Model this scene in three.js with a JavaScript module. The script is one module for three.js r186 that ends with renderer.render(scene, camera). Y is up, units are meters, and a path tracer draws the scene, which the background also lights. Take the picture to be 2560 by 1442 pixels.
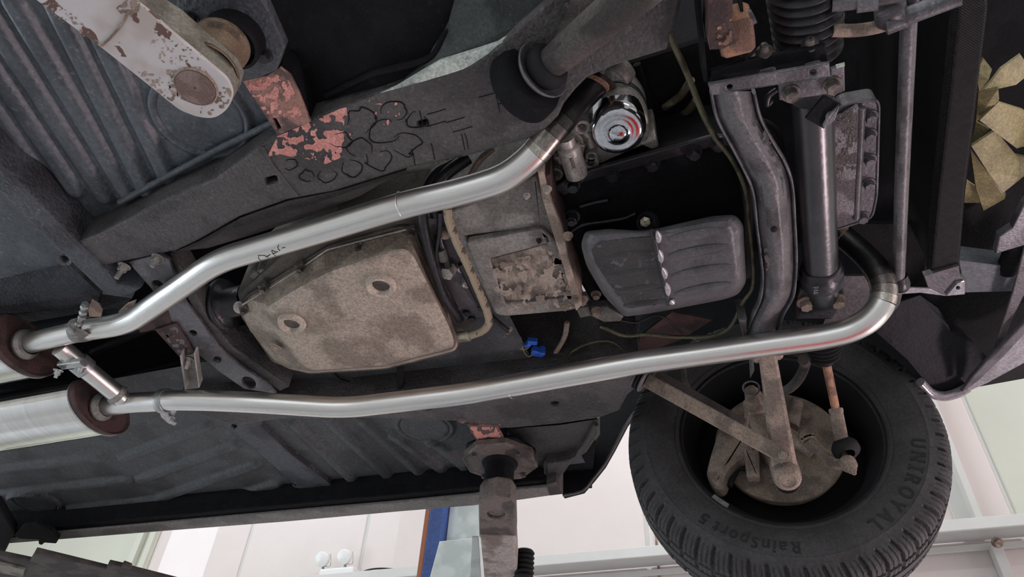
import * as THREE from 'three';
import { RectAreaLightUniformsLib } from 'three/addons/lights/RectAreaLightUniformsLib.js';
import { mergeGeometries, mergeVertices, toCreasedNormals } from 'three/addons/utils/BufferGeometryUtils.js';
import { RoundedBoxGeometry } from 'three/addons/geometries/RoundedBoxGeometry.js';
import { TextGeometry } from 'three/addons/geometries/TextGeometry.js';
import { FontLoader } from 'three/addons/loaders/FontLoader.js';

// ---------------------------------------------------------------- camera, exposure, large lights
// World: x = towards the front of the car, y = up, z = away from the panelled wall. Camera 1.1 m above the workshop floor, looking up.
const F = 1840, CX = 1280, CY = 721, CH = 1.1;
const V3 = (x, y, z) => new THREE.Vector3(x, y, z);
const Yc = V3(0.0493, -0.7385, 0.6724).normalize();
const Wc = V3(0.319, 0.649, 0.6907); Wc.addScaledVector(Yc, -Wc.dot(Yc)).normalize();   // towards the wall (-z)
const Zc = Wc.clone().negate();
const Xc = V3().crossVectors(Yc, Zc);            // world axes seen in image axes (x right, y down, z into the picture)
const scene = new THREE.Scene();
scene.background = new THREE.Color(0x0c0c0e);
const camera = new THREE.PerspectiveCamera(2 * Math.atan(CY / F) * 180 / Math.PI, 2560 / 1442, 0.05, 60);
camera.position.set(0, CH, 0);
camera.quaternion.setFromRotationMatrix(new THREE.Matrix4().makeBasis(
  V3(Xc.x, Yc.x, Zc.x), V3(-Xc.y, -Yc.y, -Zc.y), V3(-Xc.z, -Yc.z, -Zc.z)));
const renderer = new THREE.WebGLRenderer({ antialias: true });
renderer.toneMapping = THREE.LinearToneMapping;
renderer.toneMappingExposure = 0.6;
renderer.shadowMap.enabled = true;
RectAreaLightUniformsLib.init();
const LIGHT = { ceiling: 13, front: 4, side: 1.0, rear: 24, lamp: 105 };   // radiance of the ceiling battens and of the three daylit doors
function areaLight(x, y, z, w, h, color, intensity, tx, ty, tz) {
  const l = new THREE.RectAreaLight(color, intensity, w, h);
  l.name = 'area_light'; l.position.set(x, y, z); l.lookAt(tx, ty, tz); scene.add(l); return l;
}
const WHEEL_STEER = 0.06, WHEEL_CAMBER = -0.019;
const ROOM = { x0: -6.5, x1: 5.5, z0: -4.4, z1: 5.6, top: 5.2 };
// ceiling battens (fittings built further down), the open doorways in front of, beside and behind the car
const BATTENS = [[-4.4, -2.6], [-0.6, -2.6], [3.2, -2.6], [-4.4, 2.6], [-0.6, 2.6], [3.2, 2.6]];
for (const [x, z] of BATTENS) areaLight(x, ROOM.top - 0.16, z, 1.5, 0.3, 0xf6faff, LIGHT.ceiling * (z < 0 ? 4.3 : 4.3), x, 0, z);
const DOORS = { front: { w: 3.6, h: 3.4, c: 0xffe6ee }, side: { w: 4.2, h: 3.2, c: 0xeef5ff }, rear: { w: 3.6, h: 3.2, c: 0xdfeeff } };
areaLight(ROOM.x1 - 0.06, DOORS.front.h / 2 + 0.1, -1.6, DOORS.front.w, DOORS.front.h, DOORS.front.c, LIGHT.front, -3, DOORS.front.h / 2 + 0.1, -1.6);
areaLight(-0.6, DOORS.side.h / 2 + 0.1, ROOM.z1 - 0.06, DOORS.side.w, DOORS.side.h, DOORS.side.c, LIGHT.side, -0.6, DOORS.side.h / 2 + 0.1, -3);
areaLight(ROOM.x0 + 0.06, DOORS.rear.h / 2 + 0.1, 0.6, DOORS.rear.w, DOORS.rear.h, DOORS.rear.c, LIGHT.rear, 3, DOORS.rear.h / 2 + 0.1, 0.6);

// ---------------------------------------------------------------- pixels to places
const ray = (px, py) => { const d = V3(px - CX, py - CY, F); return V3(d.dot(Xc), d.dot(Yc), d.dot(Zc)); };
const at = (px, py, h) => { const d = ray(px, py); return d.multiplyScalar(h / d.y).add(camera.position); };        // on the level plane h above the camera
const atW = (px, py, w) => { const d = ray(px, py); return d.multiplyScalar(-w / d.z).add(camera.position); };       // on the upright plane w metres towards the wall
const atX = (px, py, x) => { const d = ray(px, py); return d.multiplyScalar(x / d.x).add(camera.position); };        // on the upright plane across the car
const path = (list) => list.map(([px, py, h]) => at(px, py, h));

// ---------------------------------------------------------------- noise and textures
function rng(seed) { let s = seed >>> 0; return () => { s = (s + 0x6d2b79f5) >>> 0; let t = Math.imul(s ^ (s >>> 15), 1 | s); t = (t + Math.imul(t ^ (t >>> 7), 61 | t)) ^ t; return ((t ^ (t >>> 14)) >>> 0) / 4294967296; }; }
const hash = (x, y, s) => { let h = Math.imul(x, 374761393) + Math.imul(y, 668265263) + Math.imul(s, 1442695041); h = Math.imul(h ^ (h >>> 13), 1274126177); return ((h ^ (h >>> 16)) >>> 0) / 4294967296; };
function vnoise(x, y, px, py, s) {
  const xi = Math.floor(x), yi = Math.floor(y), fx = x - xi, fy = y - yi, u = fx * fx * (3 - 2 * fx), v = fy * fy * (3 - 2 * fy);
  const m = (a, p) => ((a % p) + p) % p, x0 = m(xi, px), x1 = m(xi + 1, px), y0 = m(yi, py), y1 = m(yi + 1, py);
  const a = hash(x0, y0, s), b = hash(x1, y0, s), c = hash(x0, y1, s), d = hash(x1, y1, s);
  return a + (b - a) * u + (c - a) * v + (a - b - c + d) * u * v;
}
function fbm(u, v, f, oct, s, fy = f) { let t = 0, a = 0.5, n = 0; for (let i = 0; i < oct; i++) { t += a * vnoise(u * f, v * fy, f, fy, s + i); n += a; a *= 0.5; f *= 2; fy *= 2; } return t / n; }
const sm = (a, b, x) => { const t = Math.min(1, Math.max(0, (x - a) / (b - a))); return t * t * (3 - 2 * t); };
function tex(n, fn, color = true, ny = n) {
  const d = new Uint8Array(n * ny * 4);
  for (let j = 0; j < ny; j++) for (let i = 0; i < n; i++) {
    const c = fn(i / n, j / ny), k = (j * n + i) * 4;
    for (let q = 0; q < 3; q++) d[k + q] = Math.max(0, Math.min(255, typeof c === 'number' ? c : c[q]));
    d[k + 3] = 255;
  }
  const t = new THREE.DataTexture(d, n, ny); t.wrapS = t.wrapT = THREE.RepeatWrapping; t.magFilter = THREE.LinearFilter; t.minFilter = THREE.LinearMipmapLinearFilter; t.generateMipmaps = true;
  if (color) t.colorSpace = THREE.SRGBColorSpace; t.needsUpdate = true; return t;
}
const mix = (a, b, t) => a.map((x, i) => x + (b[i] - x) * t);
function material(opts, tile = 0.4) { const m = new THREE.MeshPhysicalMaterial(opts); m.side = THREE.DoubleSide; m.userData.tile = tile; return m; }

// shared relief maps
const bumpCoarse = tex(512, (u, v) => 255 * (0.55 * fbm(u, v, 24, 4, 3) + 0.45 * fbm(u, v, 90, 2, 9)), false);
const bumpWeave = tex(512, (u, v) => 255 * Math.min(1, 0.45 * fbm(u, v, 24, 4, 31) + 0.35 * fbm(u, v, 90, 2, 37) + 0.2 * (1 - Math.pow(Math.max(fbm(u, v, 6, 2, 5, 90), fbm(u, v, 90, 2, 7, 6)), 2.2))), false);
const bumpFine = tex(256, (u, v) => 255 * fbm(u, v, 48, 3, 11), false);
function soiled(base, dirt, amount, seed, spot = null, n = 320) {        // two-tone surface soil with fine grain and pale flecks
  return tex(n, (u, v) => {
    const a = sm(0.42, 0.66, fbm(u, v, 5, 5, seed)), g = (fbm(u, v, 96, 2, seed + 40) - 0.5) * 30;
    let c = mix(base, dirt, a * amount);
    if (spot && fbm(u, v, 70, 2, seed + 80) > 0.8) c = mix(c, spot, 0.45);
    return [c[0] + g * c[0] / 90, c[1] + g * c[1] / 90, c[2] + g * c[2] / 90];
  });
}
const smooth = (c, seed) => tex(128, (u, v) => { const k = (fbm(u, v, 4, 4, seed) - 0.5) * 10; return c.map((x) => x + k); });      // even paint with faint unevenness
const M = {
  underseal: material({ map: soiled([74, 77, 82], [50, 50, 54], 0.8, 1, [118, 112, 106]), bumpMap: bumpCoarse, bumpScale: 0.0036, roughness: 0.55 }, 0.35),
  undersealBrown: material({ map: soiled([82, 79, 78], [58, 55, 55], 0.8, 21, [124, 116, 110]), bumpMap: bumpWeave, bumpScale: 0.0036, roughness: 0.6 }, 0.3),
  pan: material({ map: soiled([88, 94, 99], [66, 70, 75], 0.8, 41, [140, 140, 138]), bumpMap: bumpFine, bumpScale: 0.0005, roughness: 0.4 }, 0.4),
  panLeft: material({ map: soiled([76, 79, 80], [58, 58, 60], 0.8, 43, [128, 124, 118]), bumpMap: bumpFine, bumpScale: 0.0006, roughness: 0.6 }, 0.4),
  black: material({ map: soiled([27, 27, 29], [18, 18, 20], 0.8, 61, [56, 54, 52]), bumpMap: bumpCoarse, bumpScale: 0.0012, roughness: 0.75, specularIntensity: 0.3 }, 0.3),
  blackSheen: material({ map: soiled([40, 39, 43], [28, 27, 30], 0.7, 71, [86, 82, 82]), bumpMap: bumpFine, bumpScale: 0.0007, roughness: 0.36 }, 0.3),
  rubber: material({ specularIntensity: 0.5, color: 0x1e1e20, bumpMap: bumpFine, bumpScale: 0.0003, roughness: 0.72 }, 0.2),
  tyre: material({ map: soiled([66, 65, 65], [56, 55, 55], 0.8, 81, [78, 76, 74]), bumpMap: bumpFine, bumpScale: 0.0004, roughness: 0.78 }, 0.3),
  tyreText: material({ color: 0x17171a, roughness: 0.6 }),
  primer: material({ map: soiled([218, 154, 143], [200, 134, 124], 0.8, 91, [176, 124, 116]), roughness: 0.8 }, 0.2),
  primerRusty: material({ map: soiled([164, 124, 112], [96, 80, 76], 1, 93, [66, 58, 56]), bumpMap: bumpCoarse, bumpScale: 0.0015, roughness: 0.85 }, 0.16),
  palegreen: material({ map: soiled([196, 206, 196], [160, 170, 160], 0.9, 95, [110, 118, 110]), bumpMap: bumpFine, bumpScale: 0.0006, roughness: 0.75 }, 0.25),
  liftPaint: material({ map: tex(1024, (u, v) => { const r = fbm(u, v, 14, 5, 101), st = fbm(u, v, 5, 4, 105); let c = mix([206, 202, 200], [186, 176, 168], sm(0.4, 0.7, st)); if (r > 0.675) c = mix(c, [104, 78, 68], sm(0.675, 0.7, r)); const g = (hash(u * 1024 | 0, v * 1024 | 0, 3) - 0.5) * 12; return c.map((x) => x + g); }), bumpMap: bumpFine, bumpScale: 0.0004, roughness: 0.5 }, 0.3),
  liftDirty: material({ map: soiled([128, 124, 112], [92, 86, 74], 0.9, 107, [190, 180, 150]), bumpMap: bumpCoarse, bumpScale: 0.001, roughness: 0.6 }, 0.2),
  liftCast: material({ map: soiled([108, 98, 92], [66, 58, 54], 1, 109, [150, 136, 126]), bumpMap: bumpCoarse, bumpScale: 0.0012, roughness: 0.6 }, 0.2),
  rustPin: material({ map: soiled([134, 114, 94], [90, 76, 64], 1, 111, [158, 118, 90]), bumpMap: bumpFine, bumpScale: 0.0006, roughness: 0.55, metalness: 0.3 }, 0.12),
  pinFace: material({ map: soiled([136, 116, 108], [110, 90, 84], 0.9, 113, [150, 130, 120]), bumpMap: bumpFine, bumpScale: 0.0005, roughness: 0.6 }, 0.1),
  tan: material({ map: soiled([178, 164, 148], [140, 127, 114], 1, 121, [104, 93, 83], 512), bumpMap: bumpCoarse, bumpScale: 0.002, roughness: 0.75 }, 0.3),
  tanDark: material({ map: soiled([104, 97, 90], [76, 71, 66], 1, 123, [56, 51, 47]), bumpMap: bumpFine, bumpScale: 0.0008, roughness: 0.7 }, 0.2),
  mud: material({ map: soiled([172, 158, 144], [136, 123, 112], 1, 125, [76, 66, 60]), bumpMap: bumpCoarse, bumpScale: 0.003, roughness: 0.85 }, 0.14),
  oil: material({ map: soiled([58, 52, 47], [44, 40, 37], 1, 127), bumpMap: bumpFine, bumpScale: 0.0006, roughness: 0.45 }, 0.12),
  alloy: material({ map: soiled([146, 142, 136], [110, 106, 101], 1, 131, [166, 162, 156]), bumpMap: bumpFine, bumpScale: 0.0005, roughness: 0.5, metalness: 0.25 }, 0.3),
  alloyBright: material({ map: soiled([196, 190, 182], [164, 158, 150], 0.8, 133, [110, 104, 98]), bumpMap: bumpFine, bumpScale: 0.0004, roughness: 0.45, metalness: 0.35 }, 0.2),
  rust: material({ map: soiled([166, 147, 132], [124, 109, 98], 1, 141, [180, 150, 128]), bumpMap: bumpCoarse, bumpScale: 0.0012, roughness: 0.85 }, 0.12),
  rustOrange: material({ map: soiled([168, 126, 100], [118, 90, 76], 1, 143, [186, 144, 112]), bumpMap: bumpCoarse, bumpScale: 0.0014, roughness: 0.85 }, 0.12),
  rustRed: material({ map: soiled([82, 62, 58], [58, 46, 45], 1, 145, [106, 84, 76]), bumpMap: bumpFine, bumpScale: 0.0008, roughness: 0.7, metalness: 0.2 }, 0.14),
  dust: material({ map: soiled([148, 132, 118], [108, 97, 88], 0.9, 147, [78, 69, 62]), bumpMap: bumpFine, bumpScale: 0.0008, roughness: 0.88 }, 0.2),
  dustDark: material({ map: soiled([84, 78, 74], [58, 54, 52], 0.9, 149, [50, 46, 44]), bumpMap: bumpFine, bumpScale: 0.0008, roughness: 0.88 }, 0.2),
  greyPaint: material({ map: soiled([100, 97, 98], [70, 66, 67], 0.9, 151, [126, 122, 123]), bumpMap: bumpFine, bumpScale: 0.0006, roughness: 0.42 }, 0.25),
  greyPaintWorn: material({ map: soiled([112, 111, 114], [80, 78, 81], 0.9, 153, [158, 157, 158]), bumpMap: bumpFine, bumpScale: 0.0005, roughness: 0.45, metalness: 0.3 }, 0.18),
  sump: material({ map: soiled([88, 86, 88], [68, 66, 68], 0.9, 155, [110, 106, 108]), bumpMap: bumpFine, bumpScale: 0.0005, roughness: 0.42 }, 0.25),
  sumpDark: material({ map: soiled([54, 53, 53], [36, 35, 35], 0.9, 157, [92, 90, 86]), bumpMap: bumpCoarse, bumpScale: 0.0012, roughness: 0.4 }, 0.2),
  silverPaint: material({ map: soiled([184, 178, 182], [160, 154, 158], 0.7, 159, [204, 199, 203]), roughness: 0.22, metalness: 0.4, clearcoat: 0.6, clearcoatRoughness: 0.15 }, 0.3),
  mauve: material({ map: soiled([98, 93, 96], [72, 69, 71], 0.9, 161, [122, 117, 119]), bumpMap: bumpFine, bumpScale: 0.0006, roughness: 0.45 }, 0.2),
  mauveDirt: material({ map: soiled([150, 143, 146], [108, 100, 101], 1, 163, [62, 56, 55]), bumpMap: bumpCoarse, bumpScale: 0.004, roughness: 0.8 }, 0.12),
  zinc: material({ map: soiled([176, 178, 176], [140, 142, 140], 0.8, 165), roughness: 0.35, metalness: 0.75 }, 0.15),
  bolt: material({ map: soiled([116, 110, 104], [80, 75, 70], 1, 167), roughness: 0.5, metalness: 0.5 }, 0.05),
  brassBraid: material({ map: tex(256, (u, v) => { const k = Math.sin((u + v) * 6.283 * 16) * Math.sin((u - v) * 6.283 * 16), d = fbm(u, v, 6, 4, 171) > 0.66 ? 0.55 : 1; return mix([128, 112, 92], [222, 206, 178], sm(-0.5, 0.5, k)).map((x) => x * d); }), bumpMap: tex(256, (u, v) => 128 + 120 * Math.sin((u + v) * 6.283 * 16) * Math.sin((u - v) * 6.283 * 16), false), bumpScale: 0.0008, roughness: 0.4, metalness: 0.5 }, 0.04),
  brass: material({ map: soiled([178, 170, 148], [118, 110, 94], 1, 173, [60, 55, 48]), roughness: 0.45, metalness: 0.5 }, 0.08),
  stainless: material({ map: tex(512, (u, v) => { const s = fbm(u, v, 160, 3, 181, 4); return mix([218, 216, 210], [234, 232, 227], s); }), roughnessMap: tex(512, (u, v) => 84 + 40 * fbm(u, v, 96, 3, 183, 3), false), bumpMap: tex(512, (u, v) => 255 * fbm(u, v, 160, 2, 185, 3), false), bumpScale: 0.00002, roughness: 0.75, metalness: 0.95 }, 0.3),
  polished: material({ map: tex(256, (u, v) => mix([205, 203, 196], [228, 226, 220], fbm(u, v, 4, 4, 191, 40))), roughness: 0.14, metalness: 1 }, 0.3),
  chrome: material({ map: soiled([200, 202, 206], [150, 152, 158], 0.5, 193), roughness: 0.12, metalness: 1 }, 0.2),
  fan: material({ map: soiled([172, 160, 116], [148, 137, 98], 0.9, 201, [124, 113, 80]), roughness: 0.55 }, 0.2),
  core: material({ specularIntensity: 0.4, map: tex(256, (u, v) => { const k = 0.5 + 0.5 * Math.sin(v * 6.283 * 48); return mix([12, 12, 14], [44, 43, 43], k * (0.4 + 0.6 * fbm(u, v, 20, 3, 203))); }), bumpMap: tex(256, (u, v) => 128 + 120 * Math.sin(v * 6.283 * 48), false), bumpScale: 0.001, roughness: 0.6 }, 0.12),
  meshTank: material({ specularIntensity: 0.4, map: tex(256, (u, v) => { const k = 0.5 + 0.5 * Math.sin((u + v) * 6.283 * 24); return mix([26, 25, 26], [72, 68, 70], k * (0.35 + 0.65 * fbm(u, v, 12, 3, 205))); }), bumpMap: tex(256, (u, v) => 128 + 120 * Math.sin((u + v) * 6.283 * 24), false), bumpScale: 0.0012, roughness: 0.6 }, 0.09),
  blueLift: material({ map: soiled([52, 84, 148], [44, 72, 130], 0.8, 211), roughness: 0.45 }, 0.5),
  orange: material({ color: 0xa9694a, roughness: 0.6 }),
  galv: material({ map: tex(512, (u, v) => { const a = fbm(u, v, 12, 6, 213); return mix([196, 204, 200], [218, 224, 221], sm(0.3, 0.7, a)); }), roughness: 0.5, metalness: 0.25 }, 0.5),
  panelPink: material({ map: smooth([224, 214, 209], 221), roughness: 0.45 }, 1.6),
  panelGreen: material({ map: smooth([205, 207, 193], 223), roughness: 0.45 }, 1.6),
  steelWhite: material({ map: smooth([206, 206, 201], 225), roughness: 0.5 }, 0.6),
  whitePlastic: material({ color: 0xe9e9e6, roughness: 0.35 }),
  lampLens: material({ color: 0xf0f0ec, roughness: 0.2, clearcoat: 0.5 }),
  bluePlug: material({ color: 0x2f5fc0, roughness: 0.35, clearcoat: 0.4 }),
  wire: material({ color: 0x141416, roughness: 0.5 }),
  wireTan: material({ color: 0x9a8c6a, roughness: 0.6 }),
  pipeOlive: material({ map: soiled([96, 94, 72], [60, 58, 46], 1, 231), roughness: 0.5, metalness: 0.3 }, 0.1),
  ink: material({ color: 0x2c2a2a, roughness: 0.7 }),
  hole: material({ color: 0x070708, roughness: 0.9 }),
  concrete: material({ map: soiled([190, 191, 193], [176, 177, 180], 0.9, 241, [150, 150, 150]), roughness: 0.6 }, 1.5),
  roomWhite: material({ map: smooth([222, 220, 214], 243), roughness: 0.7 }, 2),
  red: material({ color: 0xc81f14, roughness: 0.3, clearcoat: 0.5 }),
  arch: material({ map: soiled([27, 29, 33], [20, 21, 24], 0.9, 251, [60, 60, 60]), bumpMap: bumpCoarse, bumpScale: 0.001, roughness: 0.62, specularIntensity: 0.5 }, 0.3),
};
for (const t of [M.brassBraid.map, M.brassBraid.bumpMap]) t.repeat.set(1, 6.7);
M.bayDark = material({ map: soiled([52, 50, 50], [40, 38, 38], 0.8, 261, [74, 68, 64]), roughness: 0.34, metalness: 0.7 }, 0.2);      // dark engine bay reflection, coloured into the pipe ends
M.bayFade = [[186, 180, 168], [142, 135, 127], [104, 98, 94], [74, 70, 69]].map((c, i) => material({ map: soiled(c, c.map((x) => x * 0.86), 0.8, 263 + i), roughness: 0.32, metalness: 0.88 }, 0.2));  // metal darkened in steps, the fade of the mirrored bay held in the colour
M.sillGrey = material({ map: soiled([122, 118, 113], [94, 90, 87], 0.9, 269, [140, 134, 126]), bumpMap: bumpFine, bumpScale: 0.0005, roughness: 0.6 }, 0.3);
M.oiled = material({ map: soiled([44, 42, 46], [32, 31, 34], 0.8, 265, [70, 66, 68]), bumpMap: bumpFine, bumpScale: 0.0004, roughness: 0.34, clearcoat: 0.7, clearcoatRoughness: 0.28 }, 0.25);
M.plate = material({ map: soiled([176, 158, 144], [136, 120, 108], 1, 271, [120, 100, 86]), bumpMap: bumpCoarse, bumpScale: 0.001, roughness: 0.8 }, 0.15);
M.archGreen = material({ map: soiled([64, 72, 68], [38, 42, 40], 0.9, 273, [96, 104, 98]), bumpMap: bumpCoarse, bumpScale: 0.0012, roughness: 0.75 }, 0.25);
M.beamGrey = material({ map: soiled([164, 156, 149], [118, 104, 95], 1, 275, [88, 72, 62]), bumpMap: bumpFine, bumpScale: 0.0006, roughness: 0.6 }, 0.3);
M.wornTan = material({ map: soiled([204, 190, 174], [176, 162, 147], 0.9, 277), bumpMap: bumpFine, bumpScale: 0.0005, roughness: 0.6 }, 0.2);

// ---------------------------------------------------------------- building helpers
const taken = new Map();
function numbered(name) { const n = taken.get(name) || 0; taken.set(name, n + 1); return n ? name + '_' + String(n).padStart(3, '0') : name; }
const things = [];
function thing(name, label, category, group) {
  const g = new THREE.Group(); g.name = numbered(name); g.userData = { label, category }; if (group) g.userData.group = group;
  scene.add(g); things.push(g); return g;
}
function structure(name) { const g = new THREE.Group(); g.name = name; g.userData = { kind: 'structure' }; scene.add(g); return g; }
function boxUV(geo, tile) {                     // texture coordinates in metres from the dominant direction of each face
  let g = geo.index ? geo.toNonIndexed() : geo;
  const p = g.attributes.position, uv = new Float32Array(p.count * 2), a = V3(), b = V3(), c = V3(), n = V3();
  for (let i = 0; i < p.count; i += 3) {
    a.fromBufferAttribute(p, i); b.fromBufferAttribute(p, i + 1); c.fromBufferAttribute(p, i + 2);
    n.copy(b).sub(a).cross(c.clone().sub(a)); const x = Math.abs(n.x), y = Math.abs(n.y), z = Math.abs(n.z);
    [a, b, c].forEach((q, k) => { const s = y >= x && y >= z ? [q.x, q.z] : x >= z ? [q.z, q.y] : [q.x, q.y]; uv[(i + k) * 2] = s[0] / tile; uv[(i + k) * 2 + 1] = s[1] / tile; });
  }
  g.setAttribute('uv', new THREE.BufferAttribute(uv, 2)); return g;
}
function part(name, geo, mat, parent, label, keepUV = false) {
  if (Array.isArray(geo)) geo = merge(geo);
  if (!keepUV) geo = boxUV(geo, mat.userData.tile);
  const m = new THREE.Mesh(geo, mat); m.name = name; m.castShadow = m.receiveShadow = true; if (label) m.userData.label = label;
  parent.add(m); return m;
}
function single(name, geo, mat, label, category, group, keepUV) {            // a thing that is one mesh
  const m = part(numbered(name), geo, mat, scene, label, keepUV); m.userData.category = category; if (group) m.userData.group = group; return m;
}
function merge(list) {
  return mergeGeometries(list.map((g) => { g = g.index ? g.toNonIndexed() : g; const o = new THREE.BufferGeometry(); o.setAttribute('position', g.attributes.position); if (!g.attributes.normal) g.computeVertexNormals(); o.setAttribute('normal', g.attributes.normal); o.setAttribute('uv', g.attributes.uv || new THREE.BufferAttribute(new Float32Array(g.attributes.position.count * 2), 2)); return o; }));
}
const soft = (geo, deg = 38) => { const g = geo.index ? geo : geo; for (const k of Object.keys(g.attributes)) if (k !== 'position') g.deleteAttribute(k); return toCreasedNormals(mergeVertices(g, 1e-6), deg * Math.PI / 180); };
function outline(pts, proj, smooth) {
  let q = pts.map(proj);
  if (smooth) { const c = new THREE.CatmullRomCurve3(q.map((p) => V3(p.x, p.y, 0)), true, 'centripetal'); q = c.getPoints(pts.length * smooth).slice(0, -1).map((p) => new THREE.Vector2(p.x, p.y)); }
  return q;
}
// outline in pixels on the level plane h, raised to the height top
function prism(pts, h, top, o = {}) {
  const proj = ([x, y]) => { const p = at(x, y, h); return new THREE.Vector2(p.x, -p.z); };
  const s = new THREE.Shape(outline(pts, proj, o.smooth));
  for (const hole of o.holes || []) s.holes.push(new THREE.Path(hole.map(proj)));
  const b = o.bevel ?? 0.003, d = top - h;
  const g = new THREE.ExtrudeGeometry(s, { depth: Math.max(1e-4, d - 2 * b), bevelEnabled: b > 0, bevelThickness: b, bevelSize: b, bevelOffset: -b, bevelSegments: o.bseg || 2, curveSegments: 8 });
  g.translate(0, 0, b); g.rotateX(-Math.PI / 2); g.translate(0, CH + h, 0); return g;
}
// outline in pixels on the upright plane w towards the wall, thickened away from the camera
function prismW(pts, w, thick, o = {}) {
  const proj = ([x, y]) => { const p = atW(x, y, w); return new THREE.Vector2(p.x, p.y); };
  const s = new THREE.Shape(outline(pts, proj, o.smooth)), b = o.bevel ?? 0.003;
  for (const hole of o.holes || []) s.holes.push(new THREE.Path(hole.map(proj)));
  const g = new THREE.ExtrudeGeometry(s, { depth: Math.max(1e-4, thick - 2 * b), bevelEnabled: b > 0, bevelThickness: b, bevelSize: b, bevelOffset: -b, bevelSegments: 2 });
  g.translate(0, 0, b - w - thick); return g;
}
// outline whose corners have their own heights [px, py, h], thickened straight up
function slab(pts, thick) {
  const p = pts.map(([x, y, h]) => at(x, y, h)), n = p.length, tri = THREE.ShapeUtils.triangulateShape(p.map((q) => new THREE.Vector2(q.x, q.z)), []);
  const v = [], up = V3(0, thick, 0), add = (...q) => q.forEach((r) => v.push(r.x, r.y, r.z));
  for (const [a, b, c] of tri) { add(p[a], p[b], p[c]); add(p[c].clone().add(up), p[b].clone().add(up), p[a].clone().add(up)); }
  for (let i = 0; i < n; i++) { const a = p[i], b = p[(i + 1) % n], c = b.clone().add(up), d = a.clone().add(up); add(a, c, b, a, d, c); }
  const g = new THREE.BufferGeometry(); g.setAttribute('position', new THREE.Float32BufferAttribute(v, 3)); g.computeVertexNormals(); return g;
}
// skin over closed rings of points, both ends capped
function loft(rings, crease = 32, capEnds = [true, true]) {
  const v = [], add = (...q) => q.forEach((r) => v.push(r.x, r.y, r.z)), n = rings[0].length;
  for (let k = 0; k + 1 < rings.length; k++) for (let i = 0; i < n; i++) { const a = rings[k][i], b = rings[k][(i + 1) % n], c = rings[k + 1][(i + 1) % n], d = rings[k + 1][i]; add(a, b, c, a, c, d); }
  [0, rings.length - 1].forEach((k, e) => {
    if (!capEnds[e]) return;
    const r = rings[k], nn = V3(); for (let i = 0; i < n; i++) nn.add(V3().crossVectors(r[i], r[(i + 1) % n])); nn.normalize();
    const ax = Math.abs(nn.y) > 0.7 ? V3(1, 0, 0) : V3(0, 1, 0), u = V3().crossVectors(ax, nn).normalize(), w = V3().crossVectors(nn, u);
    for (const [a, b, c] of THREE.ShapeUtils.triangulateShape(r.map((q) => new THREE.Vector2(q.dot(u), q.dot(w))), [])) e ? add(r[a], r[b], r[c]) : add(r[c], r[b], r[a]);
  });
  const g = new THREE.BufferGeometry(); g.setAttribute('position', new THREE.Float32BufferAttribute(v, 3)); return soft(g, crease);
}
const ring = (pts, h, shrink = 0) => { const p = pts.map((q) => at(q[0], q[1], q[2] ?? h)); if (!shrink) return p; const c = p.reduce((s, q) => s.add(q), V3()).divideScalar(p.length); return p.map((q) => { const d = q.clone().sub(c); d.y = 0; return q.clone().addScaledVector(d.clone().normalize(), -shrink); }); };
const densify = (pts, n) => pts.flatMap((p, i) => { const q = pts[(i + 1) % pts.length]; return Array.from({ length: n }, (_, k) => p.map((x, j) => x + (q[j] - x) * k / n)); });
// round off the corners of a pixel outline
function rounded(pts, r, n = 4) {
  return pts.flatMap((p, i) => {
    const a = pts[(i + pts.length - 1) % pts.length], b = pts[(i + 1) % pts.length], la = Math.hypot(a[0] - p[0], a[1] - p[1]), lb = Math.hypot(b[0] - p[0], b[1] - p[1]), ra = Math.min(r, la * 0.45) / la, rb = Math.min(r, lb * 0.45) / lb;
    const s = p.map((x, j) => x + (a[j] - x) * ra), e = p.map((x, j) => x + (b[j] - x) * rb);
    return Array.from({ length: n + 1 }, (_, k) => { const t = k / n; return p.map((x, j) => s[j] * (1 - t) * (1 - t) + 2 * x * t * (1 - t) + e[j] * t * t); });
  });
}
// points along a route with its corners bent to a radius
function bend(pts, radius = 0.05, step = 6) {
  const out = [pts[0].clone()];
  for (let i = 1; i < pts.length - 1; i++) {
    const p = pts[i], a = pts[i - 1].clone().sub(p), b = pts[i + 1].clone().sub(p), la = a.length(), lb = b.length(), r = Math.min(radius, la * 0.49, lb * 0.49), s = p.clone().addScaledVector(a, r / la), e = p.clone().addScaledVector(b, r / lb);
    for (let k = 0; k <= step; k++) { const t = k / step; out.push(V3().addScaledVector(s, (1 - t) * (1 - t)).addScaledVector(p, 2 * t * (1 - t)).addScaledVector(e, t * t)); }
  }
  out.push(pts[pts.length - 1].clone()); return out;
}
const curve = (pts, n = 8) => new THREE.CatmullRomCurve3(pts, false, 'centripetal').getPoints((pts.length - 1) * n);
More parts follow.
